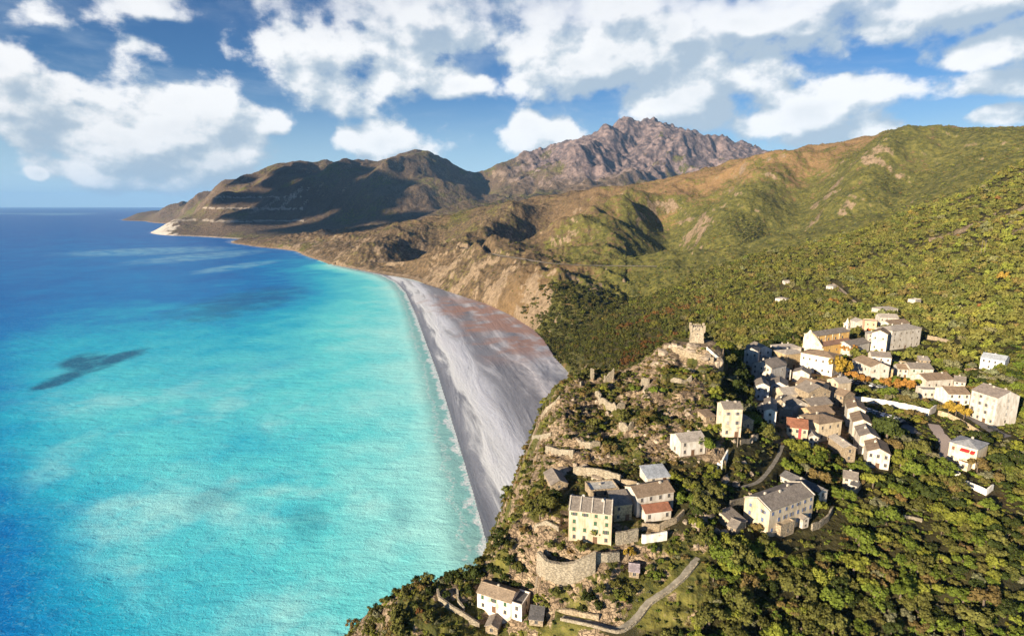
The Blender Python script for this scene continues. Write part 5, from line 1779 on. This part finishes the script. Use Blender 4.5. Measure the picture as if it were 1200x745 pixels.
pole('slim wooden pole by the yard of the lone three storey house', 864, 523, 7.5)
pole('grey pole, seaward one of the pair in the high woods', 1149, 300, 15.0, arms=2)
pole('grey pole, inland one of the pair in the high woods', 1153, 300, 15.0, arms=2)
p = raw_hit(629, 690)
fr = thing('wooden_frame', 'pointed wooden pole frame in the shaded garden by the curved wall', 'frame', (p.x, p.y, p.z), 0.2)
for q in ((-0.7, -0.5), (0.7, -0.5), (0.0, 0.7)):
    b = MB()
    b.tube([(q[0], q[1], -0.3), (q[0] * 0.1, q[1] * 0.1, 4.2)], 0.09, 0.06, 6)
    b.build('leg', plain('grey_timber', (0.26, 0.22, 0.18), 0.8), fr)
b = MB()
b.box(-0.45, -0.38, 1.2, 0.45, -0.30, 1.32)
b.build('crossbar', plain('grey_timber', (0.26, 0.22, 0.18), 0.8), fr)


# ------------------------------------------------------------------ boulders of the crag
def boulder_mesh(seed):
    bm = bmesh.new()
    bmesh.ops.create_icosphere(bm, subdivisions=3, radius=1.0)
    r = np.random.default_rng(seed)
    o = r.uniform(-50, 50, 3)
    planes = [Vector(r.normal(size=3)).normalized() for _ in range(9)]
    for v in bm.verts:
        c = v.co.copy()
        for pl in planes:
            k = c.dot(pl)
            if k > 0.72:
                c -= pl * (k - 0.72)
        n = float(fbm(np.array([c.x + o[0] + c.z]), np.array([c.y + o[1] - c.z]), 0.8, 4, 0.6)[0])
        v.co = Vector((c.x * 1.15, c.y * 0.9, c.z * 0.8)) * (1 + 0.22 * n)
    me = bpy.data.meshes.new('boulder')
    bm.to_mesh(me)
    bm.free()
    m, N = (_mc.get('rock'), None)
    if m is None:
        m, N = new_mat('weathered_rock')
        p = N.n('ShaderNodeNewGeometry').outputs['Position']
        a = N.noise(p, 0.5, 6, 0.68)
        f = N.noise(p, 2.6, 5, 0.7)
        c = N.mix(N.ss(a, 0.34, 0.64), (0.17, 0.13, 0.095), (0.47, 0.39, 0.30))
        c = N.mix(N.ss(f, 0.56, 0.72, 0.0, 0.6), c, (0.22, 0.18, 0.09))
        N.principled(c, 0.92, N.bump(N.math('ADD', a, f), 0.8, 0.5), 0.15)
        _mc['rock'] = m
    me.materials.append(m)
    return me


BMESH = [boulder_mesh(k) for k in range(5)]
_rb = random.Random(21)
BOULD = []
for (px, py, s) in [(665, 553, 3.4), (683, 548, 3.0), (716, 462, 2.6), (729, 470, 2.2), (760, 456, 3.0), (790, 405, 3.0), (778, 412, 3.2), (800, 428, 2.4), (770, 425, 3.0), (842, 575, 2.2), (850, 560, 2.4), (860, 566, 2.0), (828, 602, 2.6), (822, 612, 2.2), (815, 570, 2.2), (700, 560, 2.4)]:
    BOULD.append((px, py, s))
for k in range(16):
    BOULD.append((_rb.uniform(772, 842), _rb.uniform(403, 428), _rb.uniform(1.4, 3.0)))
while len(BOULD) < 120:
    x, y = _rb.uniform(628, 890), _rb.uniform(430, 640)
    if x < 640 + (y - 560) * -0.3 or (y > 560 and 640 < x < 800):
        continue
    BOULD.append((x, y, _rb.uniform(0.5, 1.7)))
for (px, py, s) in BOULD:
    h = raw_hit(px, py)
    if h is None or h.y > 330:
        continue
    if any(abs((h - d['c']).dot(d['ex'])) < d['len'] / 2 + s and abs((h - d['c']).dot(d['ey'])) < d['D'] / 2 + s for d in HS):
        continue
    o = link('boulder', BMESH[_rb.randrange(5)])
    o.location = (h.x, h.y, h.z - 0.25 * s)
    o.rotation_euler = (_rb.uniform(-.4, .4), _rb.uniform(-.4, .4), _rb.uniform(0, 6.28))
    o.scale = (s * _rb.uniform(0.8, 1.3), s * _rb.uniform(0.8, 1.2), s * _rb.uniform(0.6, 1.1))
    tag(o, 'weathered pale boulder bedded in the dry slope of the crag', 'boulder', 'boulders of the crag')

# ------------------------------------------------------------------ trees and bushes
def leaf_material(name, inst):
    m, N = new_mat(name)
    if inst:
        tint = N.attr('tint', 'Color', 'INSTANCER')
    else:
        tint = N.n('ShaderNodeObjectInfo').outputs['Color']
    p = N.n('ShaderNodeNewGeometry').outputs['Position']
    n = N.noise(p, 0.9, 3, 0.6)
    c = N.mix(N.ss(n, 0.30, 0.70), N.mix(1.0, tint, (0.62, 0.60, 0.55), 'MULTIPLY'), N.mix(1.0, tint, (1.34, 1.30, 1.15), 'MULTIPLY'))
    b = N.n('ShaderNodeBsdfDiffuse')
    N.put(b.inputs[0], c)
    t = N.n('ShaderNodeBsdfTranslucent')
    N.put(t.inputs[0], c)
    mx = N.n('ShaderNodeMixShader')
    mx.inputs[0].default_value = 0.10
    N.t.links.new(b.outputs[0], mx.inputs[1])
    N.t.links.new(t.outputs[0], mx.inputs[2])
    o = N.n('ShaderNodeOutputMaterial')
    N.t.links.new(mx.outputs[0], o.inputs[0])
    return m


LEAF, LEAF_I = leaf_material('leaves', False), leaf_material('leaves_of_the_mass', True)
BARK = plain('bark', (0.13, 0.10, 0.075), 0.9)


def crown_mesh(name, seed, clumps, leaves, size, mat, zc=1.05, flat=0.8, low=0.15):
    """leaf clumps spread through an uneven crown of unit radius standing on the ground"""
    r = np.random.default_rng(seed)
    P, Nn = [], []
    nl = int(r.integers(3, 6))
    lobes = []
    for k in range(nl):
        a = math.tau * k / nl + r.uniform(-0.6, 0.6)
        q = r.uniform(0.28, 0.66)
        lobes.append((np.array([math.cos(a) * q, math.sin(a) * q, r.uniform(-0.30, 0.38)]), r.uniform(0.34, 0.60)))
    for k in range(clumps):
        lc, lr = lobes[k % nl]
        v = r.normal(size=3)
        v[2] = abs(v[2]) * 1.1 - 0.35
        v /= np.linalg.norm(v)
        c = lc + v * lr * r.uniform(0.55, 1.05) * np.array([1, 1, 0.9])
        cr = r.uniform(0.15, 0.36)
        d = r.normal(size=(leaves, 3))
        d /= np.linalg.norm(d, axis=1)[:, None]
        q = c + d * cr * r.uniform(0.55, 1.05, (leaves, 1))
        P.append(q)
        Nn.append(d * 0.8 + 0.35 * c + r.normal(size=(leaves, 3)) * 0.45 + np.array([0, 0, 0.2]))
    P, Nn = np.concatenate(P), np.concatenate(Nn)
    P[:, 2] = P[:, 2] * flat + zc
    P[:, 2] = np.maximum(P[:, 2], low)
    Nn /= np.linalg.norm(Nn, axis=1)[:, None]
    ref = r.normal(size=P.shape)
    t = np.cross(Nn, ref)
    t /= np.linalg.norm(t, axis=1)[:, None]
    b = np.cross(Nn, t)
    s = size * r.uniform(0.6, 1.3, (len(P), 1))
    v = np.stack([P - t * s, P - b * s * 0.7, P + t * s, P + b * s * 0.7], 1).reshape(-1, 3)
    f = np.arange(len(v)).reshape(-1, 4)
    return mesh_from(name, v, f, [mat], smooth=False)


def trunk_mesh(seed, h=1.0):
    r = random.Random(seed)
    b = MB()
    b.tube([(0, 0, -0.35), (0.03, 0.02, 0.3), (r.uniform(-.06, .06), r.uniform(-.06, .06), h)], 0.10, 0.06, 7)
    for k in range(4):
        a = k * 1.6 + r.random()
        b.tube([(0, 0, h * 0.75), (0.25 * math.cos(a), 0.25 * math.sin(a), h * 1.05), (0.5 * math.cos(a), 0.5 * math.sin(a), h * 1.35)], 0.05, 0.02, 5)
    return b.mesh('trunk', BARK, True)


TREES = [crown_mesh('crown', 100 + k, 30, 46, 0.105, LEAF) for k in range(6)]
BUSH = [crown_mesh('foliage', 200 + k, 16, 42, 0.125, LEAF, 0.52, 0.72, 0.0) for k in range(5)]
TRUNKS = [trunk_mesh(k) for k in range(3)]
_sb = MB()
for k in range(4):
    _sb.tube([(0, 0, -0.3), (0.3 * math.cos(k * 1.57), 0.3 * math.sin(k * 1.57), 0.5)], 0.05, 0.02, 5)
STEM = _sb.mesh('stem', BARK)

TINTS = {'dark green': (0.030, 0.040, 0.013), 'olive green': (0.080, 0.083, 0.026), 'yellow green': (0.122, 0.134, 0.026), 'brown': (0.110, 0.084, 0.036), 'rust red': (0.112, 0.062, 0.024), 'grey green': (0.115, 0.118, 0.075), 'golden': (0.205, 0.145, 0.028), 'fresh green': (0.078, 0.104, 0.020), 'orange': (0.205, 0.110, 0.032)}
TN = list(TINTS)
for _k in TN:
    TINTS[_k] = tuple(c * 1.4 for c in TINTS[_k])
TA = np.array([TINTS[k] for k in TN])

# ground that can be seen from near the camera
tt = (Z - CAMZ) / GY
vis = tt >= np.maximum.accumulate(tt, axis=0) - 0.035
LANDMASK = (Z > 1.0) & ~is_beach


def cell(x, y):
    j = np.clip(np.rint((x / y - U[0]) / (U[1] - U[0])).astype(int), 0, NU - 1)
    i = np.clip(np.rint((np.log(y) - V[0]) / (V[1] - V[0])).astype(int), 0, NV - 1)
    return i, j


def scatter(y0, y1, sp, seed):
    r = np.random.default_rng(seed)
    umax = 1.2
    nx, ny = int((umax * 2) * y1 / sp), int((y1 - y0) / sp)
    gx, gy = np.meshgrid(np.arange(nx), np.arange(ny))
    x = -umax * y1 + (gx + r.uniform(0, 1, gx.shape)) * sp
    y = y0 + (gy + r.uniform(0, 1, gy.shape)) * sp
    x, y = x.ravel(), y.ravel()
    k = (x / y > -0.75) & (x / y < 1.19)
    x, y = x[k], y[k]
    i, j = cell(x, y)
    k = vis[i, j] & LANDMASK[i, j]
    return x[k], y[k], i[k], j[k], r


def blocked(x, y, rad, front=2.5):
    m = np.zeros(x.shape, bool)
    for d in HS + [CHURCH]:
        dx, dy = x - d['c'].x, y - d['c'].y
        a, b = dx * d['ex'].x + dy * d['ex'].y, dx * d['ey'].x + dy * d['ey'].y
        # towards the viewer the facade stays clear
        f = np.where(rad > 0.85, front + 0.42 * d['H'], 0.4)
        m |= (np.abs(a) < d['len'] / 2 + 0.7 * rad) & (b < d['D'] / 2 + 0.7 * rad) & (b > -d['D'] / 2 - f - 0.8 * rad)
    for rn, (hw, ln) in ROADS.items():
        sel = (y > min(p[1] for p in ln) - 18) & (y < max(p[1] for p in ln) + 15)
        if sel.any():
            mm = m[sel]
            for k, oy in enumerate((0, 3.0, 6.0, 9.0, 12.0) if rn in ('village_road', 'lower_road', 'driveway') else (0, 2.0) if hw < 2 else (0,)):
                dd, _, _ = seg_dist(x[sel], y[sel] + oy, ln[::2] + [ln[-1]])
                mm |= (dd < hw + 0.75 * rad[sel] + 0.3) & ((k == 0) | (rad[sel] > 0.75 + 0.12 * oy))
            m[sel] = mm
    for wi, ln in enumerate(WALLS):
        sel = (y > min(p[1] for p in ln) - 16) & (y < max(p[1] for p in ln) + 12)
        if sel.any():
            mm = m[sel]
            for k, oy in enumerate((0, 2.0, 4.0, 6.5, 9.0, 11.5) if wi in (15, 16, 17, 18) else (0, 2.0, 4.0, 6.5)):
                dd, _, _ = seg_dist(x[sel], y[sel] + oy, ln)
                mm |= (dd < 0.6 + 0.8 * rad[sel]) & ((k == 0) | (rad[sel] > 0.7 + 0.08 * oy))
            m[sel] = mm
    m |= np.hypot(x - TOWER_AT.x, y - TOWER_AT.y - 2) < 10 + rad
    return m


def pick_tints(r, w):
    """w: (n, kinds) weights -> colour index"""
    c = np.cumsum(w / w.sum(1, keepdims=True), 1)
    return (r.uniform(size=(len(w), 1)) > c).sum(1).clip(0, len(TN) - 1)


SPECIAL = []      # (x, y, radius, height factor, tint name, label)
for (px, py, rpx, tall, tint, lab) in [
        (985, 446, 11, 1.5, 'golden', 'round golden tree with a bare trunk in front of the church'),
        (993, 416, 7, 1.1, 'orange', 'orange tree pressed against the side of the church'),
        (1037, 522, 15, 1.5, 'dark green', 'big dark conifer beside the stepped row'),
        (828, 531, 14, 0.9, 'fresh green', 'bright green fig tree in front of the white two storey house'),
        (697, 632, 9, 1.3, 'olive green', 'tall olive tree against the front of the tall cream house'),
        (868, 645, 8, 1.5, 'yellow green', 'yellow green tree with a pale bare trunk below the ravine houses'),
        (1000, 448, 8, 1.1, 'orange', 'orange plane tree at the church end of the parked cars'),
        (1011, 451, 7, 1.1, 'orange', 'orange brown plane tree behind the parked cars, second from the church'),
        (1037, 455, 6, 1.3, 'orange', 'orange plane tree in front of the ochre house'),
        (1052, 459, 7, 1.3, 'orange', 'orange plane tree, first of the pair east of the ochre house'),
        (1064, 461, 8, 1.3, 'orange', 'orange plane tree, second of the pair east of the ochre house'),
        (1111, 484, 7, 1.3, 'golden', 'golden plane tree nearest the road bend'),
        (1120, 487, 7, 1.3, 'golden', 'middle golden plane tree beside the tan bend wall'),
        (1129, 491, 7, 1.3, 'golden', 'golden plane tree beside the big white block'),
        (1077, 455, 6, 1.2, 'yellow green', 'rounded yellow green tree by the long white house'),
        (1145, 553, 10, 1.0, 'brown', 'broad russet tree in front of the red awning of the villa'),
        (847, 415, 9, 1.0, 'yellow green', 'mustard coloured tree on the shaded flank beside the watch tower'),
        (858, 420, 7, 1.0, 'yellow green', 'second mustard tree downhill of the watch tower'),
        (744, 520 - 60, 7, 0.9, 'fresh green', 'fresh green pine on the crag between the ruins'),
        (770, 465, 9, 0.9, 'fresh green', 'dense fresh green pine in the middle of the crag'),
        (737, 655, 6, 1.5, 'golden', 'small golden cypress below the broad stone wall'),
        (764, 650, 5, 1.6, 'fresh green', 'small upright green cypress under the white plastered wall'),
        (862, 436, 8, 1.5, 'dark green', 'dark tall tree, uppermost of the belt west of the shaded lane'),
        (868, 452, 8, 1.5, 'dark green', 'dark tall tree in the belt west of the shaded lane, opposite the big white house'),
        (874, 470, 8, 1.4, 'olive green', 'olive tall tree in the belt west of the shaded lane'),
        (866, 468, 8, 1.4, 'dark green', 'dark tree behind the roof of the lone three storey house'),
        (852, 432, 8, 1.4, 'olive green', 'olive tree, highest of the wood east of the watch tower'),
        (880, 482, 7, 1.4, 'dark green', 'dark tree at the lower end of the belt west of the shaded lane'),
        (900, 412, 8, 1.2, 'dark green', 'dark tree behind the pale gabled houses'), (912, 408, 8, 1.2, 'dark green', 'dark tree at the rim of the hollow behind the village'),
        (930, 405, 8, 1.2, 'dark green', 'dark tree in the hollow beside the beige hipped house'), (948, 402, 8, 1.2, 'dark green', 'dark tree in the hollow just seaward of the church'),
        (633, 608, 13, 1.0, 'olive green', 'spreading olive tree between the cliff house and the tall cream house'),
        (645, 600, 12, 1.0, 'olive green', 'dense olive tree by the tall cream house gable')]:
    h = raw_hit(px, py)
    dep = h.y * math.cos(PITCH) - (h.z - CAMZ) * math.sin(PITCH)
    SPECIAL.append((h.x, h.y, rpx * dep / FPX, tall, tint, lab))


def weights(i, j, x, y):
    g, red, ns, ng = GREEN[i, j], RED[i, j], NS[i, j], NG[i, j]
    n2 = fbm(x + 4000, y, 60, 3)
    w = np.zeros((len(x), len(TN)))
    u = GU[i, j]
    near = GY[i, j] < 330
    w[:, 0] = 0.55 + 1.0 * np.clip(-n2 * 2, 0, 1)
    w[:, 1] = 1.2
    w[:, 2] = np.where(near, 0.45, 0.22) + 0.9 * np.clip(n2 * 2, 0, 1) * sstep(u, 0.1, 0.5)
    w[:, 3] = 0.14 + 0.4 * (1 - g)
    w[:, 4] = 0.006 + 5.0 * red
    w[:, 5] = np.where(near, 0.25, 0.12)
    w[:, 6] = 0.006
    w[:, 7] = np.where(near & (u > 0.25), 0.8, 0.05)
    crag = near & (u < 0.36) & (y > 170)
    w[crag, 1] += 1.2
    w[crag, 3] += 0.9
    w[crag, 7] = 0.1
    low_left = (GY[i, j] > 600) & (u < 0.30)
    w[low_left, 0] += 1.2
    return w


# ---- near plants: candidates, largest first become things
LOWL = [(p.x, p.y) for p in (at(*q) for q in ((530, 690, 155), (566, 668, 158), (588, 648, 158), (608, 640, 156), (628, 655, 150), (644, 690, 141), (622, 704, 143), (604, 692, 148), (575, 682, 152)))]


def near_plants():
    xs, ys, rs, hs, ts = [], [], [], [], []
    for (sp, y0, y1, rlo, rhi, seed, what) in [(2.9, 118, 330, 1.45, 3.0, 1, 'tree'), (1.7, 118, 330, 0.45, 1.15, 2, 'bush')]:
        x, y, i, j, r = scatter(y0, y1, sp, seed)
        u = GU[i, j]
        d = fbm(x, y, 34, 4, 0.55)
        crag = (u < 0.37) & ((y > 168) | (u < 0.30))
        if what == 'tree':
            dens = np.where(crag, 0.46 + 1.0 * d, 1.05 + 0.6 * d)
            dens = np.where((y < 140) & (u > 0.2), dens + 0.3, dens)
            dens = np.where(core_v[i, j], dens * 0.10, dens)
            dens = np.where((y > 205) & (u > 0.40), dens * 0.62, dens)
        else:
            dens = np.where(crag, 1.0 + 0.7 * d, 0.74 + 0.6 * d)
            dens = np.where(core_v[i, j], dens * 0.3, dens)
        lowl = in_poly(x, y, LOWL)
        dens = np.where(OUTER[i, j], 0.9 + d, dens)
        dens = np.where(lowl, 1.2, np.where(lower_slope[i, j], dens + (0.25 if what == 'tree' else 0.5), dens))
        rad = r.uniform(rlo, rhi, len(x)) * np.where(crag & (what == 'tree'), 0.72, 1.0) * (0.85 + 0.5 * (r.uniform(size=len(x)) > 0.8))
        k = (r.uniform(size=len(x)) < dens) & ~blocked(x, y, rad) & ((ROCK[i, j] * (0.75 if what == 'tree' else 0.28) < r.uniform(size=len(x))) | lowl)
        k &= STEEP[i, j] < np.where(what == 'bush', 9.0, 4.0)
        x, y, rad, i, j = x[k], y[k], rad[k], i[k], j[k]
        # plants keep their distance from the hand-placed trees
        for s in SPECIAL:
            q = np.hypot(x - s[0], y - s[1]) < (s[2] + rad) * 0.8
            x, y, rad, i, j = x[~q], y[~q], rad[~q], i[~q], j[~q]
        wn = weights(i, j, x, y)
        wn[in_poly(x, y, LOWL), 0] += 5.0
        t = pick_tints(r, wn)
        xs.append(x); ys.append(y); rs.append(rad); ts.append(t)
        hs.append(np.full(len(x), 1.0 if what == 'tree' else 0.0))
    return [np.concatenate(a) for a in (xs, ys, rs, hs, ts)]


nx_, ny_, nr_, nh_, nt_ = near_plants()
# shrubs that crowd the walls below the tall cream house
for (px, py, rp, t) in [(603, 690, 8, 0), (590, 681, 8, 0), (577, 673, 8, 0), (612, 673, 8, 0), (622, 691, 7, 0), (598, 664, 8, 0), (586, 661, 7, 1), (630, 705, 7, 2), (644, 641, 6, 1), (655, 647, 7, 1), (667, 650, 6, 3),
                        (680, 648, 6, 1), (676, 640, 7, 3), (650, 701, 7, 1), (665, 693, 5, 1), (690, 706, 8, 0), (705, 696, 7, 1), (720, 691, 7, 1), (701, 713, 7, 0), (735, 691, 6, 1), (680, 716, 6, 0), (713, 676, 5, 1),
                        (760, 669, 6, 1), (775, 661, 5, 7), (790, 651, 5, 2), (731, 706, 6, 3), (746, 691, 5, 1), (620, 600, 9, 1), (612, 626, 6, 3), (641, 589, 8, 1), (640, 712, 6, 1), (585, 695, 5, 0), (556, 700, 5, 1), (548, 692, 5, 0)]:
    h = raw_hit(px, py)
    if h is None or h.y > 230:
        continue
    dep = h.y * math.cos(PITCH) - (h.z - CAMZ) * math.sin(PITCH)
    nx_, ny_, nr_, nh_, nt_ = (np.append(a, v) for a, v in ((nx_, h.x), (ny_, h.y), (nr_, rp * dep / FPX), (nh_, 1.0), (nt_, t)))
nt_ = nt_.astype(int)
nz_ = ground(nx_, ny_)
LM = [(d['lm'], d['c'].x, d['c'].y) for d in HS if d['lm']] + [(CHURCH['lm'], CHURCH['c'].x, CHURCH['c'].y), ('the watch tower', TOWER_AT.x, TOWER_AT.y)]
for lab, px, py in (('the big curved pale wall', 660, 678), ('the skyline ruins', 700, 445), ('the pale footpath', 760, 705), ('the big dark conifer', 1037, 520), ('the white angular wall', 1145, 575), ('the brown terraced field', 1070, 607)):
    h = raw_hit(px, py)
    LM.append((lab, h.x, h.y))
_seen = {}
NTH = ['nearest', 'second', 'third', 'fourth', 'fifth', 'sixth', 'seventh', 'eighth', 'ninth', 'tenth', 'eleventh', 'twelfth', 'thirteenth', 'fourteenth', 'fifteenth', 'sixteenth', 'seventeenth', 'eighteenth', 'nineteenth', 'twentieth']


def one_plant(kind, x, y, z, rad, tall, tint, label, rr, group):
    root = thing('tree' if kind else 'bush', label, 'tree' if kind else 'bush', (x, y, z - 0.1), rr.uniform(0, 6.28), group)
    k = rr.uniform(0.84, 1.16)
    root.scale = (rad * k, rad / k, rad * tall)
    a = link('crown' if kind else 'foliage', (TREES if kind else BUSH)[rr.randrange(6 if kind else 5)], None, root)
    k = rr.uniform(0.80, 1.22)
    a.color = (*[c * k for c in TINTS[tint]], 1)
    b = link('trunk' if kind else 'stem', TRUNKS[rr.randrange(3)] if kind else STEM, None, root)


def individuals():
    rr = random.Random(9)
    dist = np.sqrt(nx_ ** 2 + ny_ ** 2 + (nz_ - CAMZ) ** 2)
    size = nr_ / dist
    px_ = [proj((a, b, c)) for a, b, c in zip(nx_, ny_, nz_)]
    inside = np.array([-6 < p[0] < 1206 and p[1] < 752 for p in px_])
    i, j = cell(nx_, ny_)
    seen = tt[i, j] >= np.maximum.accumulate(tt, axis=0)[i, j] - 0.008
    taken = np.zeros(len(nx_), bool)
    # what the pixel raster of crowns lets through: a coarse depth test among the plants and houses
    for kind, n in ((1.0, 296 - len(SPECIAL)), (0.0, 296)):
        idx = np.nonzero((nh_ == kind) & inside & seen)[0]
        idx = idx[np.argsort(-size[idx])][:n]
        taken[idx] = True
        rows = []
        for q in idx:
            lm = min(LM, key=lambda m: (m[1] - nx_[q]) ** 2 + (m[2] - ny_[q]) ** 2)
            dx, dy = nx_[q] - lm[1], ny_[q] - lm[2]
            rel = ('behind' if dy > 0 else 'in front of') if abs(dy) > abs(dx) else ('seaward of' if dx < 0 else 'inland of')
            rows.append((TN[nt_[q]], rel, lm[0], math.hypot(dx, dy), q))
        rows.sort(key=lambda t: t[3])
        cnt = {}
        for tint, rel, lm, _, q in rows:
            c = cnt.get((tint, rel, lm), 0)
            cnt[(tint, rel, lm)] = c + 1
            w = 'tree' if kind else 'bush'
            if c == 0:
                lab = f'{tint} leafy {w} nearest {rel} {lm}' if False else f'{tint} {w} closest {rel} {lm}'
            else:
                lab = f'{tint} {w}, {NTH[min(c, 19)]} {rel} {lm}'
            one_plant(kind, nx_[q], ny_[q], nz_[q], nr_[q], rr.uniform(0.85, 1.15), tint, lab, rr, 'trees around the hill village' if kind else 'bushes around the hill village')
    for s in SPECIAL:
        one_plant(1.0, s[0], s[1], float(ground(s[0], s[1])), s[2], s[3], s[4], s[5], rr, 'trees around the hill village')
    return taken


TAKEN = individuals()


# ---- the rest of the vegetation: masses nobody could count, instanced leaf crowns
def proto(name, *a, **k):
    o = bpy.data.objects.new(name, crown_mesh(name, *a, **k))
    return o


PROTO = {'tree': [proto('tree_crown', 300 + k, 17, 15, 0.20, LEAF_I, 0.72, 0.85, 0.0) for k in range(4)],
         'shrub': [proto('shrub_crown', 400 + k, 9, 9, 0.30, LEAF_I, 0.42, 0.70, 0.0) for k in range(4)],
         'bush': [proto('bush_crown', 500 + k, 12, 26, 0.15, LEAF_I, 0.5, 0.72, 0.0) for k in range(4)],
         'near': [proto('near_crown', 600 + k, 24, 34, 0.125, LEAF_I, 0.95, 0.8, 0.1) for k in range(4)]}


def mass(name, label, kind, x, y, z, rad, tint, seed, zs=1.0):
    r = np.random.default_rng(seed)
    n = len(x)
    me = bpy.data.meshes.new(name)
    me.vertices.add(n)
    me.vertices.foreach_set('co', np.stack([x, y, z], 1).astype(np.float32).ravel())
    col = np.ones((n, 4), np.float32)
    col[:, :3] = tint
    me.attributes.new('tint', 'FLOAT_COLOR', 'POINT').data.foreach_set('color', col.ravel())
    sc = np.stack([rad, rad, rad * zs * r.uniform(0.8, 1.2, n)], 1).astype(np.float32)
    me.attributes.new('size', 'FLOAT_VECTOR', 'POINT').data.foreach_set('vector', sc.ravel())
    ro = np.stack([r.uniform(-.12, .12, n), r.uniform(-.12, .12, n), r.uniform(0, 6.283, n)], 1).astype(np.float32)
    me.attributes.new('turn', 'FLOAT_VECTOR', 'POINT').data.foreach_set('vector', ro.ravel())
    me.attributes.new('variant', 'INT', 'POINT').data.foreach_set('value', r.integers(0, 4, n).astype(np.int32))
    me.update()
    o = link(name, me, 'stuff')
    o['label'] = label
    ng = bpy.data.node_groups.new(name, 'GeometryNodeTree')
    ng.interface.new_socket('Geometry', in_out='INPUT', socket_type='NodeSocketGeometry')
    ng.interface.new_socket('Geometry', in_out='OUTPUT', socket_type='NodeSocketGeometry')
    gi, go = ng.nodes.new('NodeGroupInput'), ng.nodes.new('NodeGroupOutput')
    jn = ng.nodes.new('GeometryNodeJoinGeometry')
    def named(t, nm):
        a = ng.nodes.new('GeometryNodeInputNamedAttribute')
        a.data_type = t
        a.inputs[0].default_value = nm
        return a.outputs[0]
    sz, tr, va = named('FLOAT_VECTOR', 'size'), named('FLOAT_VECTOR', 'turn'), named('INT', 'variant')
    for k in range(4):
        inf = ng.nodes.new('GeometryNodeObjectInfo')
        inf.inputs['Object'].default_value = PROTO[kind][k]
        cmp_ = ng.nodes.new('FunctionNodeCompare')
        cmp_.data_type, cmp_.operation = 'INT', 'EQUAL'
        ng.links.new(va, [s for s in cmp_.inputs if s.type == 'INT'][0])
        [s for s in cmp_.inputs if s.type == 'INT'][1].default_value = k
        io = ng.nodes.new('GeometryNodeInstanceOnPoints')
        e2r = ng.nodes.new('FunctionNodeEulerToRotation')
        ng.links.new(tr, e2r.inputs[0])
        ng.links.new(gi.outputs[0], io.inputs['Points'])
        ng.links.new(cmp_.outputs[0], io.inputs['Selection'])
        ng.links.new(inf.outputs['Geometry'], io.inputs['Instance'])
        ng.links.new(e2r.outputs[0], io.inputs['Rotation'])
        ng.links.new(sz, io.inputs['Scale'])
        ng.links.new(io.outputs[0], jn.inputs[0])
    ng.links.new(jn.outputs[0], go.inputs[0])
    md = o.modifiers.new('scatter', 'NODES')
    md.node_group = ng
    print('mass', name, n)


def tinted(r, t, keep=1.0):
    mean = np.array([0.098, 0.099, 0.028])
    c = TA[t] * keep + mean * (1 - keep)
    c = np.where((t == 4)[:, None], TA[t], c)
    return c * r.uniform(0.85, 1.17, (len(t), 1)) * r.uniform(0.93, 1.07, (len(t), 3))


_r = np.random.default_rng(77)
for kd, nm, lab, pk in ((1.0, 'near_woodland', 'dense mixed greenery filling the slopes between the houses', 'near'), (0.0, 'garden_undergrowth', 'low scrub and undergrowth covering the crag and gardens', 'bush')):
    k = (~TAKEN) & (nh_ == kd)
    mass(nm, lab, pk, nx_[k], ny_[k], nz_[k] - 0.1, nr_[k], tinted(_r, nt_[k]), 5)

# woods of the spur and the valley
x, y, i, j, r = scatter(330, 1120, 4.6, 31)
rad = np.exp(r.normal(0.95, 0.38, len(x))).clip(1.2, 5.2) * (1 + 0.35 * fbm(x, y, 160, 3))
d = fbm(x, y, 70, 4)
k = (r.uniform(size=len(x)) < np.where(GU[i, j] > 0.05, 0.92 + 0.5 * d, 0.7 + 0.6 * d)) & ~blocked(x, y, rad, 1.0) & (ROCK[i, j] * 0.8 < r.uniform(size=len(x))) & (NB[i, j] * 0.4 + NS[i, j] * 0.7 < 0.47)
x, y, i, j, rad = x[k], y[k], i[k], j[k], rad[k]
t = pick_tints(r, weights(i, j, x, y))
mass('hillside_wood', 'evergreen wood covering the spur and valley above the village', 'tree', x, y, ground(x, y) - 0.2, rad, tinted(r, t, 0.5) * (1.12 + 0.5 * fbm(x, y, 240, 4) + 0.35 * sstep(GU[i, j], 0.3, 0.8) - 0.35 * sstep(0.36 - GU[i, j], 0, 0.2))[:, None], 6, 1.05)

# scrub of the higher slopes
x, y, i, j, r = scatter(960, 2900, 7.6, 41)
w = lowness[i, j]
dens = np.clip(0.50 + 0.75 * (GREEN[i, j] - 0.35) + 0.8 * fbm(x, y, 110, 4) - 0.5 * w - 0.5 * nz_mid[i, j], 0.14, 0.97)
rad = r.uniform(1.6, 3.3, len(x)) * (0.75 + 0.5 * GREEN[i, j])
k = (r.uniform(size=len(x)) < dens) & ~blocked(x, y, rad, 1.0) & (ROCK[i, j] * 0.9 < r.uniform(size=len(x)))
x, y, i, j, rad = x[k], y[k], i[k], j[k], rad[k]
wt = weights(i, j, x, y)
wt[:, 4] = 0.008
wt[:, 3] += 1.3 * HEATH[i, j]
wt[:, 7] = 0.05
wt[:, 2] *= 1.0
t = pick_tints(r, wt)
mass('hill_scrub', 'maquis scrub dotted over the higher slopes', 'shrub', x, y, ground(x, y) - 0.2, rad, tinted(r, t, 0.6) * 1.35, 7, 0.85)
